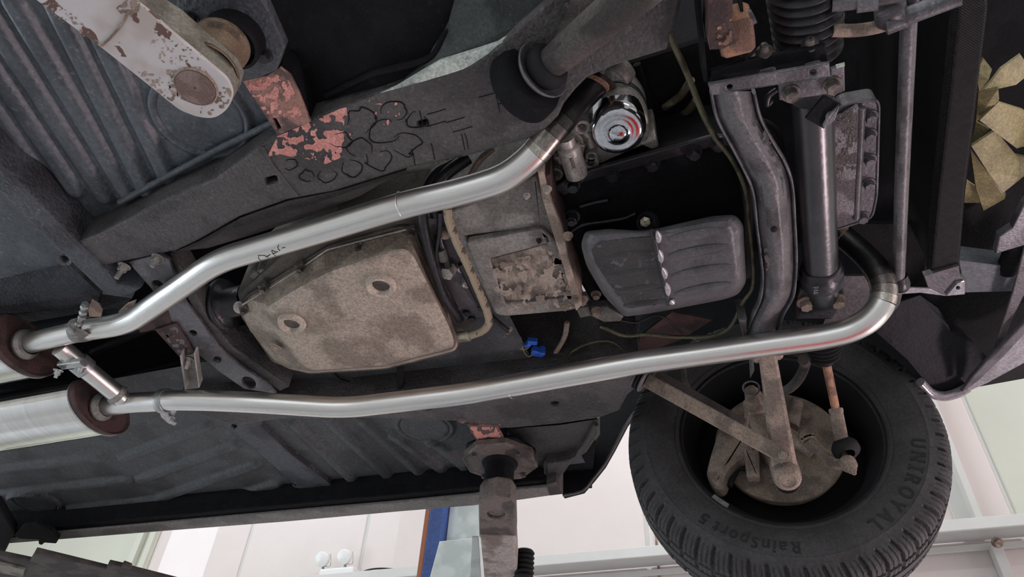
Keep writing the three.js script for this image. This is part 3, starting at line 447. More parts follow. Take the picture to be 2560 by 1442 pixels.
// ---------------------------------------------------------------- car body
const HF = 0.93, HR = 0.87;
const body = thing('car_body', 'black undersealed car underbody of floor pans, chassis rails and sills raised on the lift', 'car body');
{
  // right floor pan with lateral swages
  const R = [[255, 90, 418, 436], [190, 110, 366, 470], [130, 160, 318, 478], [60, 170, 262, 488], [0, 190, 190, 470], [-80, 160, 120, 470], [-160, 130, 60, 480]].map(([a, b, c, d]) => seg2(a - (c - a) * 0.5, b - (d - b) * 0.5, c, d, HF));
  const pl = at(503, 290, HF), plr = 0.066;
  const panR = part('floor_pan', sheet(-1.9, -0.535, -0.12, 0.66, 300, 170, (x, w) => {
    let h = HF; for (const s of R) h -= 0.013 * (1 - sm(0.009, 0.022, segDist(x, w, s)));
    const d = Math.hypot(x - pl.x, w + pl.z); h -= 0.004 * (1 - sm(0.004, 0.012, Math.abs(d - plr - 0.006))); if (d < plr + 0.03) h = h * sm(plr + 0.012, plr + 0.03, d) + (HF - 0.008 * (1 - sm(0.003, 0.009, Math.abs(d - plr - 0.006)))) * (1 - sm(plr + 0.012, plr + 0.03, d));
    return h;
  }), M.pan, body, 'blue grey ribbed floor pan');
  part('floor_plug', aim(lathe([[0.001, 0.004], [plr - 0.01, 0.004], [plr - 0.004, 0.001], [plr, 0.004]], 48), V3(pl.x, CH + HF - 0.006, pl.z), V3(0, 1, 0)), M.pan, panR, 'round blanking plug');
  part('pan_backing', prism([[-900, -300], [720, -260], [760, 350], [-700, 900]], HF + 0.012, HF + 0.03, { bevel: 0 }), M.black, body);
  part('pan_seam', sweep(path([[300, 505, HF - 0.012], [420, 440, HF - 0.012], [560, 366, HF - 0.012], [684, 306, HF - 0.012]]), 0.006, 8), M.pan, body);
  // dark toe board in front of it
  part('toe_board', [slab([[640, -260, 0.925], [672, 60, 0.925], [712, 180, 0.925], [776, 320, 0.92], [850, 282, 0.905], [960, 234, 0.885], [1060, 200, 0.885], [1160, 120, 0.9], [1300, -40, 0.93], [1400, -260, 0.95]], 0.02)], M.black, body, 'black toe board');
  for (const [a, b, c, d] of [[690, 0, 730, 60], [760, 0, 820, 110], [830, 60, 900, 170]]) part('toe_board_swage', sweep(path([[a, b, 0.925], [c, d, 0.922]]), (t) => 0.006 * Math.sin(Math.PI * Math.min(1, Math.max(0.06, t))), 8), M.black, body);
  part('toe_board_flange', sweep(curve(path([[815, 240, 0.905], [880, 208, 0.895], [940, 180, 0.884], [975, 172, 0.882], [1080, 140, 0.884], [1110, 90, 0.892], [1130, 60, 0.9]])), 0.005, 8), M.black, body);
  // wheel arch inner, mottled green, with the lit edge and shaded panel put into separate colours
  const lo = [[950, 233], [1050, 206], [1110, 190], [1160, 172], [1205, 148], [1246, 112], [1330, 62], [1460, -20]], hi = [[990, 216], [1060, 174], [1100, 150], [1160, 132], [1205, 118], [1246, 104], [1325, 50], [1450, -34]];
  part('arch_liner', slab([...lo.map((p) => [...p, 0.871]), ...hi.slice().reverse().map((p) => [...p, 0.873])], 0.003), M.palegreen, body, 'pale green mottled edge of the wheel arch');
  part('arch_panel', slab([...hi.map((p) => [...p, 0.877]), [1300, -300, 0.92], [1180, -160, 0.91], [1120, 60, 0.895], [1060, 160, 0.882]], 0.006), M.archGreen, body, 'dark greenish wheel arch panel');
  // right chassis rail
  const slot = (cx, cy, a = 14, b = 7, rot = -0.25) => rounded([[-a, -b], [a, -b], [a, b], [-a, b]], 4, 3).map(([x, y]) => [cx + x * Math.cos(rot) - y * Math.sin(rot), cy + x * Math.sin(rot) + y * Math.cos(rot)]);
  const railR = part('chassis_rail', prism([[193, 603], [240, 586], [400, 506], [539, 443], [652, 363], [690, 338], [850, 270], [946, 233], [1116, 183], [1162, 168], [1235, 120], [1300, 60], [1420, -40], [1640, -140], [1720, -60], [1690, 60], [1667, 126], [1540, 165], [1470, 195], [1440, 225], [1410, 262], [1396, 293], [1356, 333], [1320, 350], [1226, 376], [1166, 393], [1016, 423], [833, 480], [720, 500], [599, 543], [499, 600], [443, 627], [380, 640], [256, 666]], HR, 1.1, { bevel: 0.005, holes: [slot(248, 631, 12, 5, 0), slot(677, 452, 15, 8), slot(1057, 310, 13, 7)] }), M.undersealBrown, body, 'brown black chassis rail with cracked underseal');
  part('overlap_seam', sweep(path([[656, 366, HR - 0.001], [680, 410, HR - 0.001], [716, 455, HR - 0.001], [745, 490, HR - 0.001]]), 0.0022, 6), M.undersealBrown, railR);
  const crack = []; { const R2 = rng(77); for (const [cx, cy, r] of [[905, 300, 34], [962, 330, 38], [900, 372, 30], [985, 278, 30], [1012, 362, 34], [850, 350, 24], [948, 400, 30], [880, 420, 24], [726, 410, 16], [770, 440, 18], [1040, 300, 24], [820, 440, 20]]) { const a0 = R2() * 6.28, n = 9, pts = []; for (let i = 0; i <= n; i++) { const a = a0 + i / n * (4.2 + R2() * 1.6), q = r * (0.8 + 0.35 * R2()); pts.push([cx + q * Math.cos(a) * 1.15, cy + q * Math.sin(a) * 0.85, HR - 0.0002]); } crack.push(sweep(curve(path(pts), 4), (t) => 0.0011 * (0.4 + 0.6 * Math.sin(Math.PI * t)), 5)); } for (let k = 0; k < 14; k++) { const x = 1000 + R2() * 300, y = 395 - (x - 1000) * 0.28 - R2() * 110, v = R2() > 0.5; crack.push(sweep(curve(path([[x, y, HR - 0.0002], [x + (v ? 5 : 22), y + (v ? 18 : -6), HR - 0.0002], [x + (v ? 9 : 48), y + (v ? 40 : -14), HR - 0.0002]]), 3), 0.0007, 5)); } }
  part('underseal_crack', crack, M.black, railR, 'cracks in the thick underseal');
  part('primer_patch', flakes([[668, 392], [694, 340], [850, 272], [866, 268], [872, 320], [880, 345], [862, 352], [850, 395], [815, 410], [790, 400], [740, 395], [700, 385]], HR, 0.47, 21, { freq: 0.06, step: 2, fade: 5 }), M.primer, railR, 'pink primer where the underseal has flaked off');
  part('primer_patch', flakes([[920, 250], [990, 240], [1000, 290], [960, 320], [930, 290]], HR, 0.66, 25, { freq: 0.1, step: 2, fade: 4 }), M.primer, railR);
  part('rail_flank', slab([[440, 628, 0.88], [500, 602, 0.88], [600, 545, 0.88], [720, 502, 0.88], [850, 476, 0.885], [1016, 425, 0.89], [900, 490, 0.93], [760, 545, 0.93], [620, 590, 0.93], [520, 620, 0.92]], 0.1), M.undersealBrown, body);
  // rail outriggers and crossmembers
  const outO = [[606, 203], [667, 190], [700, 170], [726, 190], [746, 230], [776, 305], [694, 338], [667, 296]], slotR = [[679, 296], [690, 296], [704, 321], [694, 325]];
  const outR = part('outrigger', prism(outO, HR - 0.004, HR + 0.002, { bevel: 0.001, holes: [slotR] }), M.primerRusty, body, 'outrigger with rusty pink primer');
  part('outrigger_web', prism(outO, HR + 0.002, HF + 0.02, { bevel: 0.003 }), M.black, body);
  part('primer_patch', flakes([[612, 210], [690, 186], [722, 200], [740, 240], [765, 285], [720, 300], [670, 290], [640, 255]], HR - 0.004, 0.5, 31, { freq: 0.1, step: 2, fade: 5 }), M.primer, outR);
  part('crossmember', prism([[-160, 250], [26, 440], [186, 600], [256, 668], [292, 712], [352, 722], [330, 738], [300, 744], [262, 738], [160, 640], [0, 483], [-170, 330]], HR - 0.006, HF + 0.02, { bevel: 0.006, bseg: 3, holes: [ellipse(159, 650, 11, 8, 0.3, 20)] }), M.underseal, body, 'ribbed black crossmember behind the floor pan');
  part('rear_floor', slab([[-300, 500, 0.95], [150, 640, 0.95], [250, 735, 0.95], [240, 770, 0.97], [-300, 800, 0.97]], 0.02), M.underseal, body);
  part('tunnel_roof', [prism([[-600, 560], [500, 560], [1000, 400], [1330, 330], [1400, 600], [1480, 820], [1480, 900], [1400, 960], [1000, 1010], [300, 1060], [-600, 1100]], 1.1, 1.14, { bevel: 0 })], M.black, body, 'black transmission tunnel');
  part('tunnel_rib', [slab([[0, 780, 1.0], [220, 730, 1.0], [330, 745, 1.0], [300, 775, 1.02], [0, 850, 1.02]], 0.05)], M.underseal, body);
  for (const [a, b, c, d] of [[230, 880, 420, 800], [250, 960, 480, 900], [760, 950, 1150, 930], [1010, 965, 1400, 905]]) part('tunnel_swage', sweep(path([[a, b, 1.0], [c, d, 1.0]]), 0.008, 8), M.black, body);
  // left floor pan
  const L = [[310, 1142, 520, 1062], [352, 1196, 590, 1108], [402, 1242, 640, 1158], [440, 1282, 690, 1206], [-200, 1200, 250, 1140], [-100, 1245, 320, 1196], [180, 1268, 385, 1246], [735, 1055, 905, 1218], [815, 1040, 990, 1205], [900, 1040, 1065, 1192], [985, 1085, 1125, 1185], [1080, 1098, 1195, 1192]].map((s) => seg2(...s, HF));
  const p2 = at(1062, 1062, HF), p3 = at(90, 1251, HF);
  const panL = part('floor_pan', sheet(-2.5, -0.4, 1.0, 1.62, 420, 130, (x, w) => { let h = HF; for (const s of L) h -= 0.013 * (1 - sm(0.007, 0.022, segDist(x, w, s))); for (const p of [p2, p3]) { const d = Math.hypot(x - p.x, w + p.z); h -= 0.009 * (1 - sm(0.003, 0.01, Math.abs(d - 0.066))); } return h; }), M.panLeft, body, 'grey black ribbed floor pan beside the sill');
  for (const p of [p2, p3]) part('floor_plug', aim(lathe([[0.001, 0], [0.05, 0], [0.056, -0.003], [0.06, 0.002]], 40), V3(p.x, CH + HF - 0.006, p.z), V3(0, 1, 0)), M.panLeft, panL, 'round blanking plug');
  part('pan_backing', prism([[-900, 1000], [1500, 930], [1480, 1220], [-900, 1420]], HF + 0.012, HF + 0.03, { bevel: 0 }), M.black, body);
  const railL = part('chassis_rail', prism([[440, 1015], [870, 1000], [1250, 960], [1600, 925], [1604, 955], [1596, 966], [1570, 988], [1550, 1026], [1496, 1046], [1400, 1060], [1283, 1071], [1240, 1072], [1180, 1062], [1150, 1054], [923, 1046], [700, 1048], [590, 1064], [540, 1050]], HR, 1.1, { bevel: 0.005, holes: [ellipse(1388, 1010, 11, 5, -0.05), ellipse(1068, 1022, 10, 4, 0)] }), M.undersealBrown, body, 'brown black chassis rail below the straight exhaust pipe');
  part('primer_patch', flakes([[1140, 1045], [1190, 1050], [1260, 1062], [1250, 1073], [1180, 1064], [1146, 1056]], HR, 0.5, 41, { freq: 0.1, step: 2, fade: 3 }), M.primerRusty, railL);
  const outQ = [[1168, 1062], [1242, 1066], [1266, 1105], [1196, 1112]];
  const outL = part('outrigger', prism(outQ, HR - 0.004, HR + 0.002, { bevel: 0.001, holes: [ellipse(1182, 1078, 5, 7, -0.5)] }), M.primerRusty, body, 'outrigger with pink primer above the lifting pad');
  part('outrigger_web', prism(outQ, HR + 0.002, HF + 0.02, { bevel: 0.003 }), M.black, body);
  part('primer_patch', flakes([[1174, 1066], [1240, 1068], [1264, 1103], [1198, 1108]], HR - 0.004, 0.42, 43, { freq: 0.1, step: 2, fade: 4 }), M.primer, outL);
  part('crossmember', prism([[500, 1030], [540, 1050], [600, 1092], [769, 1240], [818, 1258], [858, 1262], [860, 1238], [733, 1142], [652, 1070], [660, 1046], [580, 1020]], 0.912, HF + 0.02, { bevel: 0.004, bseg: 3, holes: [ellipse(585, 1066, 7, 6, 0), ellipse(740, 1213, 6, 4, 0.3)] }), M.underseal, body, 'black crossmember crossing the left floor pan');
  // toe end of the left floor and the jacking bracket
  part('toe_end', loft([path([[1266, 1072, 0.9], [1400, 1062, 0.9], [1496, 1047, 0.9], [1492, 1085, 0.9], [1462, 1130, 0.9], [1416, 1160, 0.9], [1368, 1176, 0.9], [1300, 1130, 0.9]]), path([[1266, 1072, 1.0], [1400, 1062, 1.0], [1500, 1040, 1.0], [1500, 1085, 1.0], [1470, 1130, 1.0], [1416, 1165, 1.0], [1368, 1180, 1.0], [1300, 1130, 1.0]])], 40), M.undersealBrown, body, 'rounded end of the footwell');
  part('toe_end_flange', [sweep(curve(path([[1366, 1182, 0.885], [1370, 1150, 0.89], [1416, 1150, 0.89], [1460, 1110, 0.89], [1490, 1060, 0.89]])), 0.006, 8), prism([[1366, 1160], [1418, 1152], [1440, 1140], [1405, 1190], [1392, 1212], [1372, 1212]], 0.875, 0.93, { bevel: 0.004 })], M.undersealBrown, body);
  // sill
  part('sill', prism([[-400, 1398], [-20, 1362], [146, 1349], [420, 1327], [720, 1304], [1000, 1279], [1185, 1264], [1300, 1250], [1385, 1238], [1382, 1216], [1290, 1224], [1185, 1238], [1000, 1256], [720, 1280], [420, 1307], [146, 1332], [-400, 1380]], 0.855, 0.864, { bevel: 0.003 }), M.sillGrey, body, 'grey sill edge');
  part('sill_inner', prism([[-400, 1378], [146, 1330], [720, 1278], [1185, 1236], [1370, 1213], [1366, 1200], [1180, 1220], [720, 1262], [146, 1316], [-400, 1358]], 0.866, 1.05, { bevel: 0.004 }), M.black, body);
  part('sill_end', prism([[1366, 1212], [1390, 1204], [1408, 1236], [1374, 1240]], 0.85, 0.95, { bevel: 0.004 }), M.dustDark, body);
  // wing behind the wheel
  const arch = [[1407, 1238], [1457, 1225], [1484, 1194], [1511, 1160], [1534, 1120], [1567, 1057], [1601, 1010], [1624, 980], [1675, 925], [1720, 880]];
  part('wing_rear', prismW([...arch, [1560, 860], [1520, 960], [1480, 1060], [1440, 1130], [1400, 1170], [1392, 1200]], 1.68, 0.02, { bevel: 0.002 }), M.arch, body, 'dark inside of the front wing');
  part('wing_edge', sweep(curve(arch.map(([x, y]) => atW(x, y, 1.682))), 0.0035, 8), M.mauve, body, 'pinkish wing edge');
  // engine bay closing panels
  part('bay_roof', prism([[1380, -500], [3400, -500], [3200, 600], [2400, 760], [1500, 860]], 1.6, 1.62, { bevel: 0 }), M.black, body);
  part('wing_skin', prismW([[1668, 932], [1700, 960], [1800, 1010], [1950, 1030], [2150, 1010], [2290, 950], [2335, 985], [2400, 975], [2620, 860], [2640, 480], [2300, 330], [1900, 330], [1620, 640], [1585, 900]], 1.68, 0.015, { bevel: 0.002 }), M.arch, body, 'dark inner face of the front wing above the tyre');
}

// ---------------------------------------------------------------- exhaust
const onRay = (px, py, a, b, r) => {        // where the view of a pixel meets a pipe of radius r round the line a-b
  const o = camera.position, d = ray(px, py).normalize(), u = b.clone().sub(a).normalize(), w = o.clone().sub(a);
  const dp = d.clone().addScaledVector(u, -d.dot(u)), wp = w.clone().addScaledVector(u, -w.dot(u)), A = dp.dot(dp), B = 2 * dp.dot(wp), C = wp.dot(wp) - r * r, D = Math.max(0, B * B - 4 * A * C);
  return o.clone().addScaledVector(d, (-B - Math.sqrt(D)) / (2 * A));
};
const RP = 0.021;
{
  const hU = 0.85;
  const up = thing('exhaust_pipe', 'bright stainless exhaust pipe with two kinks and marker writing under the gearbox', 'exhaust pipe', 'stainless front pipes');
  const U = path([[205, 826, hU], [318, 810, hU], [546, 651, hU], [801, 576, hU], [1002, 514, hU], [1163, 477, hU], [1262, 446, hU + 0.002], [1328, 396, hU + 0.012], [1376, 336, hU + 0.03], [1428, 270, hU + 0.06], [1492, 204, hU + 0.11]]);
  const nearest = (pts, q) => pts.reduce((b, p, i) => p.distanceTo(q) < pts[b].distanceTo(q) ? i : b, 0);
  const bayDarkEnds = (pts, k1, k2, parent) => { part('pipe', sweep(pts.slice(0, k1 + 1), RP, 40), M.stainless, parent, null, true); for (let q = 0; q < 4; q++) { const a = Math.round(k1 + (k2 - k1) * q / 4), b = Math.round(k1 + (k2 - k1) * (q + 1) / 4); part('bay_fade_bend', sweep(pts.slice(a, b + 1), RP, 40, false), M.bayFade[q], parent, 'section coloured as a fade into the dark bay reflection'); } part('bay_dark_end', sweep(pts.slice(k2), RP, 40), M.bayDark, parent, 'pipe end coloured dark as if mirroring the engine bay'); };  // rising ends take the reflected darkness of the bay as painted bands
  { const pts = bend(U, 0.045, 8); bayDarkEnds(pts, nearest(pts, at(1340, 380, hU + 0.015)), nearest(pts, at(1412, 290, hU + 0.05)), up); }
  part('weld_bead', sweep(Array.from({ length: 25 }, (_, i) => { const a = i / 24 * Math.PI * 2, c = at(1004, 513, hU), t = U[5].clone().sub(U[4]).normalize(), s = V3().crossVectors(t, V3(0, 1, 0)).normalize(), u = V3().crossVectors(s, t); return c.addScaledVector(s, Math.cos(a) * RP).addScaledVector(u, Math.sin(a) * RP); }), 0.0011, 6, false), M.stainless, up);
  const a = U[2], b = U[3], strokes = [[[671, 643], [662, 639], [646, 638], [647, 647], [653, 651]], [[664, 642], [671, 639], [676, 636]], [[679, 626], [682, 634], [690, 640]], [[679, 625], [687, 629], [695, 630]], [[683, 634], [690, 632]], [[697, 612], [694, 617], [696, 623], [700, 627]], [[705, 620], [713, 618]]];
  part('marker_writing', strokes.map((s) => sweep(s.map(([x, y]) => onRay(x, y, a, b, RP + 0.0002)), 0.0007, 6)), M.ink, up, 'black marker letters G-AG');
  const lo = thing('exhaust_pipe', 'bright stainless exhaust pipe running straight past the sump to a tight upward bend', 'exhaust pipe', 'stainless front pipes');
  const hL = 0.80;
  const Lp = path([[262, 1016, 0.83], [330, 1006, 0.825], [384, 1004, 0.82], [430, 1000, 0.815], [520, 1001, 0.81], [640, 1006, 0.80], [860, 1020, hL], [1003, 1003, hL], [1165, 984, hL], [1583, 908, hL], [1916, 862, hL], [2050, 844, hL], [2122, 828, hL], [2174, 800, hL + 0.005], [2206, 760, hL + 0.02], [2212, 716, hL + 0.045], [2192, 672, hL + 0.075], [2152, 630, hL + 0.11], [2106, 592, hL + 0.15]]);
  { const pts = bend(Lp, 0.05, 8); bayDarkEnds(pts, nearest(pts, at(2208, 752, hL + 0.022)), nearest(pts, at(2196, 680, hL + 0.07)), lo); }
  for (const [x, y] of [[1276, 968]]) part('weld_bead', sweep(Array.from({ length: 25 }, (_, i) => { const q = i / 24 * Math.PI * 2, c = at(x, y, hL), t = Lp[9].clone().sub(Lp[8]).normalize(), s = V3().crossVectors(t, V3(0, 1, 0)).normalize(), u = V3().crossVectors(s, t); return c.addScaledVector(s, Math.cos(q) * RP).addScaledVector(u, Math.sin(q) * RP); }), 0.0011, 6, false), M.stainless, lo);
  // collars at the manifold ends
  const ring3 = (parent, c, dir, r, w, mat, name, label) => part(name, aim(lathe([[r - 0.003, 0], [r, 0.001], [r + 0.001, w / 2], [r, w - 0.001], [r - 0.003, w]], 30), c, dir), mat, parent, label);
  ring3(up, U[10].clone().add(V3(-0.005, -0.01, 0)), V3(0.5, 0.75, 0.4), RP + 0.001, 0.008, M.rustOrange, 'heat_ring', 'orange heat-stained ring');
  const fl = thing('exhaust_clamp', 'small cast clamp with a bolt joining the upper pipe below the rail', 'clamp');
  const fp = at(1530, 195, 0.99);
  part('clamp_band', aim(lathe([[0.022, 0], [0.026, 0.002], [0.026, 0.012], [0.028, 0.014], [0.028, 0.022], [0.022, 0.026]], 28), fp, V3(0.6, 0.7, 0.3)), M.alloy, fl);
  part('clamp_band', aim(lathe([[0.02, 0], [0.023, 0.002], [0.023, 0.008], [0.02, 0.01]], 28), fp.clone().add(V3(-0.018, -0.015, 0)), V3(0.6, 0.7, 0.3)), M.rustRed, fl);
  bolt(fl, at(1543, 222, 0.975), V3(-0.4, -0.8, 0.1), 0.006, M.brass, 'clamp_bolt', 0.012);
  ring3(lo, Lp[18].clone(), V3(-0.8, 0.5, 0.5), RP + 0.001, 0.008, M.rustOrange, 'heat_ring', 'orange heat-stained ring');

  // silencers
  const silencer = (c, dirLen, label, h) => {
    const s = thing('silencer', label, 'silencer', 'polished oval silencers'), A = 0.08, B = 0.046, f = at(c[0], c[1], h), x = V3(1, 0, 0);
    const back = f.clone().add(V3(-dirLen, 0.0, 0)), pts = []; for (let i = 0; i <= 10; i++) pts.push(f.clone().lerp(back, i / 10));
    part('shell', sweep(pts, 1, 56, false, [B, A]), M.polished, s, null, true);
    const E = (k, off, q = 48) => Array.from({ length: q }, (_, i) => { const a = i / q * Math.PI * 2; return f.clone().add(V3(off, B * k * Math.sin(a), A * k * Math.cos(a))); });
    part('end_cap', loft([E(1.03, -0.012), E(1.035, 0.002), E(1.0, 0.005), E(0.94, -0.002), E(0.5, -0.004), E(0.05, -0.004)], 30), M.rustRed, s, 'rust brown recessed end cap');
    part('seam_bead', sweep([...E(1.03, -0.012), E(1.03, -0.012)[0]], 0.0015, 6, false), M.zinc, s);
    return s;
  };
  const s1 = silencer([62, 866], 0.55, 'polished oval silencer partly out of view fed by the kinked pipe', 0.85);
  const s2 = silencer([254, 1018], 0.75, 'polished oval silencer with rust brown end cap above the left floor pan', 0.83);
  const inlet = (s, p, dir) => { part('inlet_flange', aim(lathe([[0.021, -0.004], [0.031, -0.003], [0.03, 0.003], [0.0245, 0.008], [0.0225, 0.014]], 32), p, dir), M.alloy, s, 'heat-tinted inlet flange'); };
  const i1 = at(60, 862, 0.85), i2 = at(250, 1018, 0.83);
  inlet(s1, i1.clone().add(V3(0.006, 0, 0)), V3(1, 0, 0)); inlet(s2, i2.clone().add(V3(0.006, 0, 0)), V3(1, 0, 0));
  const stub = part('inlet_stub', sweep(bend(path([[56, 862, 0.85], [120, 846, 0.85], [216, 824, 0.85]]), 0.03), 0.0205, 36), M.stainless, s1, null, true);
  // balance pipe between the two
  const bal = thing('balance_pipe', 'short stainless balance pipe with a bolted clamp linking the two exhaust pipes', 'exhaust pipe');
  const b0 = at(150, 868, 0.84), b1 = at(305, 996, 0.825);
  part('pipe', sweep([b0, b1], 0.0185, 36), M.stainless, bal, null, true);
  part('weld_collar', aim(lathe([[0.0185, 0], [0.023, 0.001], [0.021, 0.008], [0.0187, 0.012]], 30), b1.clone().lerp(b0, 0.06), b0.clone().sub(b1)), M.alloy, bal, 'heat-tinted weld');
  const cl = thing('exhaust_clamp', 'bolted band clamp round the balance pipe', 'clamp');
  const cm = b0.clone().lerp(b1, 0.34), cd = b1.clone().sub(b0).normalize();
  part('clamp_band', aim(lathe([[0.0195, -0.012], [0.0215, -0.012], [0.0215, 0.012], [0.0195, 0.012]], 36), cm, cd), M.zinc, cl);
  const c1 = at(146, 925, 0.81), c2 = at(203, 918, 0.805);
  part('clamp_saddle', bar(c1.clone().add(V3(0, 0.012, 0)), c2.clone().add(V3(0, 0.012, 0)), 0.018, 0.012), M.zinc, cl);
  bolt(cl, c1, V3(-0.2, -1, -0.3), 0.007, M.zinc, 'clamp_nut', 0.008); bolt(cl, c2, V3(-0.2, -1, -0.3), 0.007, M.zinc, 'clamp_nut', 0.004);
  // clamp on the upper pipe: band with two long bolts
  const c3 = thing('exhaust_clamp', 'worn saddle clamp with long threaded bolt on the kinked pipe', 'clamp');
  const m3 = at(205, 824, 0.85), d3 = U[1].clone().sub(U[0]).normalize();
  part('clamp_band', aim(lathe([[0.0215, -0.014], [0.0235, -0.014], [0.024, 0.0], [0.0235, 0.014], [0.0215, 0.014]], 36), m3, d3), M.alloy, c3);
  part('clamp_ear', prism([[228, 752], [246, 762], [255, 778], [252, 792], [222, 792], [220, 775]], 0.845, 0.85, { bevel: 0.001 }), M.rust, c3);
  part('clamp_saddle', prism([[170, 838], [186, 822], [206, 828], [222, 838], [206, 848], [190, 846]], 0.826, 0.83, { bevel: 0.001 }), M.alloy, c3);
  part('clamp_rod', rod(at(196, 812, 0.835), at(213, 758, 0.835), 0.0042), M.zinc, c3);
  for (const [x, y] of [[198, 806], [206, 790], [209, 778], [212, 764]]) part('nut', aim(new THREE.CylinderGeometry(0.0078, 0.0078, 0.008, 6), at(x, y, 0.835), at(213, 758, 0.835).sub(at(196, 812, 0.835))), M.zinc, c3);
  part('clamp_rod', rod(at(182, 832, 0.82), at(167, 814, 0.82), 0.005), M.zinc, c3);
  // band clamp on the lower pipe
  const c4 = thing('exhaust_clamp', 'thin steel band clamp with pinched ears on the lower pipe near its silencer', 'clamp');
  const m4 = at(412, 1002, 0.818), d4 = Lp[3].clone().sub(Lp[2]).normalize();
  part('clamp_band', aim(lathe([[0.0225, -0.008], [0.0255, -0.008], [0.0255, 0.008], [0.0225, 0.008]], 36), m4, d4), M.zinc, c4);
  part('clamp_ear', prism([[398, 1026], [414, 1022], [426, 1050], [434, 1056], [441, 1060], [436, 1064], [420, 1058], [402, 1042]], 0.8, 0.804, { bevel: 0.0008 }), M.silverPaint, c4);
  part('clamp_ear', prism([[424, 1022], [444, 1020], [432, 1048]], 0.802, 0.806, { bevel: 0.0008 }), M.silverPaint, c4);
  bolt(c4, at(431, 1044, 0.80), DOWN, 0.0045, M.zinc, 'clamp_bolt', 0.004);
}
// ---------------------------------------------------------------- gearbox, its crossmember, hoses
{
  const gb = thing('automatic_gearbox', 'automatic gearbox with a tan dust-coated oil pan under the car', 'gearbox');
  const hP = 0.845, hB = 0.895;
  const top = [[604, 780], [620, 745], [741, 672], [817, 625], [1002, 575], [1030, 582], [1044, 612], [1128, 800], [1146, 855], [1140, 876], [962, 921], [773, 932], [721, 922], [686, 902], [622, 822]];
  const bot = [[676, 786], [670, 766], [741, 722], [821, 680], [990, 622], [1016, 622], [1034, 640], [1120, 810], [1136, 852], [1130, 868], [962, 913], [776, 926], [756, 906], [738, 880], [706, 836]];
  const R0 = rounded(top, 12, 3), R1 = rounded(bot, 14, 3);
  part('oil_pan', loft([ring(R0, hB), ring(R0, hB - 0.004, 0.004), R1.map((p, i) => at(p[0], p[1], hP + 0.012).lerp(at(R0[i][0], R0[i][1], hB), 0.16)), ring(R1, hP + 0.003), ring(R1, hP, 0.006)], 50), M.tan, gb, 'tan dusty gearbox oil pan');
  part('pan_flange', prism(rounded([[600, 790], [612, 742], [741, 664], [817, 617], [1002, 566], [1036, 572], [1052, 612], [1150, 858], [1142, 880], [962, 925], [773, 936], [680, 906]], 10), hB, hB + 0.008, { bevel: 0.002 }), M.tanDark, gb);
  for (const [x, y, r] of [[953, 711, 0.021], [730, 806, 0.0205]]) {
    const p = at(x, y, hP);
    const e = part('pan_emboss', aim(lathe([[0.001, -0.001], [r - 0.006, -0.001], [r - 0.003, -0.008], [r, -0.0105], [r + 0.003, -0.009], [r + 0.006, 0.001]], 44), p, V3(0, 1, 0)), M.wornTan, gb, 'worn raised ring');
    part('oil_crust', aim(lathe([[0.001, 0], [r - 0.0062, 0], [r - 0.0058, 0.0006]], 30), p.clone().add(V3(0, -0.0016, 0)), V3(0, 1, 0)), M.tanDark, e, 'cracked oily crust');
  }
  const dp = at(688, 868, 0.862);
  part('drain_plug', aim(lathe([[0.001, 0.009], [0.004, 0.009], [0.0045, 0.006], [0.007, 0.005], [0.0075, 0.001], [0.0125, 0.0005], [0.0135, -0.002]], 24), dp, V3(-0.35, -1, -0.15)), M.tan, gb);
  for (const [x, y] of [[752, 664], [1030, 576], [612, 770], [660, 715], [900, 612]]) { const p = at(x, y, hB - 0.006); const c = part('pan_clamp', box(0.016, 0.012, 0.016, p.x, p.y, p.z, 0.002), M.alloy, gb); bolt(c, p.clone().add(V3(0, -0.006, 0)), DOWN, 0.006, M.bolt, 'pan_bolt'); }
  part('pan_rim_wire', sweep(path([[606, 762, hB - 0.006], [744, 676, hB - 0.006], [818, 624, hB - 0.006], [1018, 573, hB - 0.006]]), 0.002, 6), M.alloyBright, gb);
  part('gear_case', prism([[590, 740], [700, 640], [830, 560], [1050, 520], [1120, 540], [1200, 800], [1150, 870], [960, 915], [780, 925], [680, 890], [620, 830]], hB + 0.008, 1.05, { bevel: 0.01 }), M.tanDark, gb, 'dark gear case above the pan');
  for (const [x, y, r] of [[640, 690, 0.012], [632, 712, 0.01], [655, 680, 0.009]]) part('case_boss', aim(lathe([[0.001, 0], [r, 0], [r * 1.2, 0.02], [r * 1.3, 0.04]], 18), at(x, y, 0.91), V3(0, 1, 0)), M.alloy, gb);
  // output end with drive flange
  const of = thing('drive_flange', 'greasy dark drive flange with lugs behind the gearbox pan', 'drive flange');
  const fc = at(562, 760, 0.93), fx = V3(1, 0.02, 0);
  part('flange_disc', aim(lathe([[0.001, -0.02], [0.02, -0.02], [0.022, -0.008], [0.05, -0.006], [0.052, 0], [0.05, 0.006], [0.03, 0.01], [0.03, 0.05]], 36), fc, fx), M.blackSheen, of);
  for (let k = 0; k < 4; k++) { const a = k * Math.PI / 2 + 0.5; bolt(of, fc.clone().add(V3(-0.007, 0.038 * Math.cos(a), 0.038 * Math.sin(a))), V3(-1, 0, 0), 0.007, M.blackSheen, 'flange_bolt'); }
  part('propeller_shaft', rod(fc.clone().add(V3(-0.02, 0, 0)), fc.clone().add(V3(-1.1, 0.06, 0)), 0.03, 28), M.black, of);
  bolt(of, at(600, 768, 0.9), V3(0.3, -0.8, 0.5), 0.009, M.alloyBright, 'selector_nut', 0.006);
  // selector plate between pan and bell housing
  part('valve_plate', prism([[1040, 560], [1110, 530], [1170, 600], [1215, 700], [1245, 790], [1160, 800], [1100, 720]], 0.9, 1.0, { bevel: 0.004 }), M.mauve, gb, 'reddish grey valve plate');
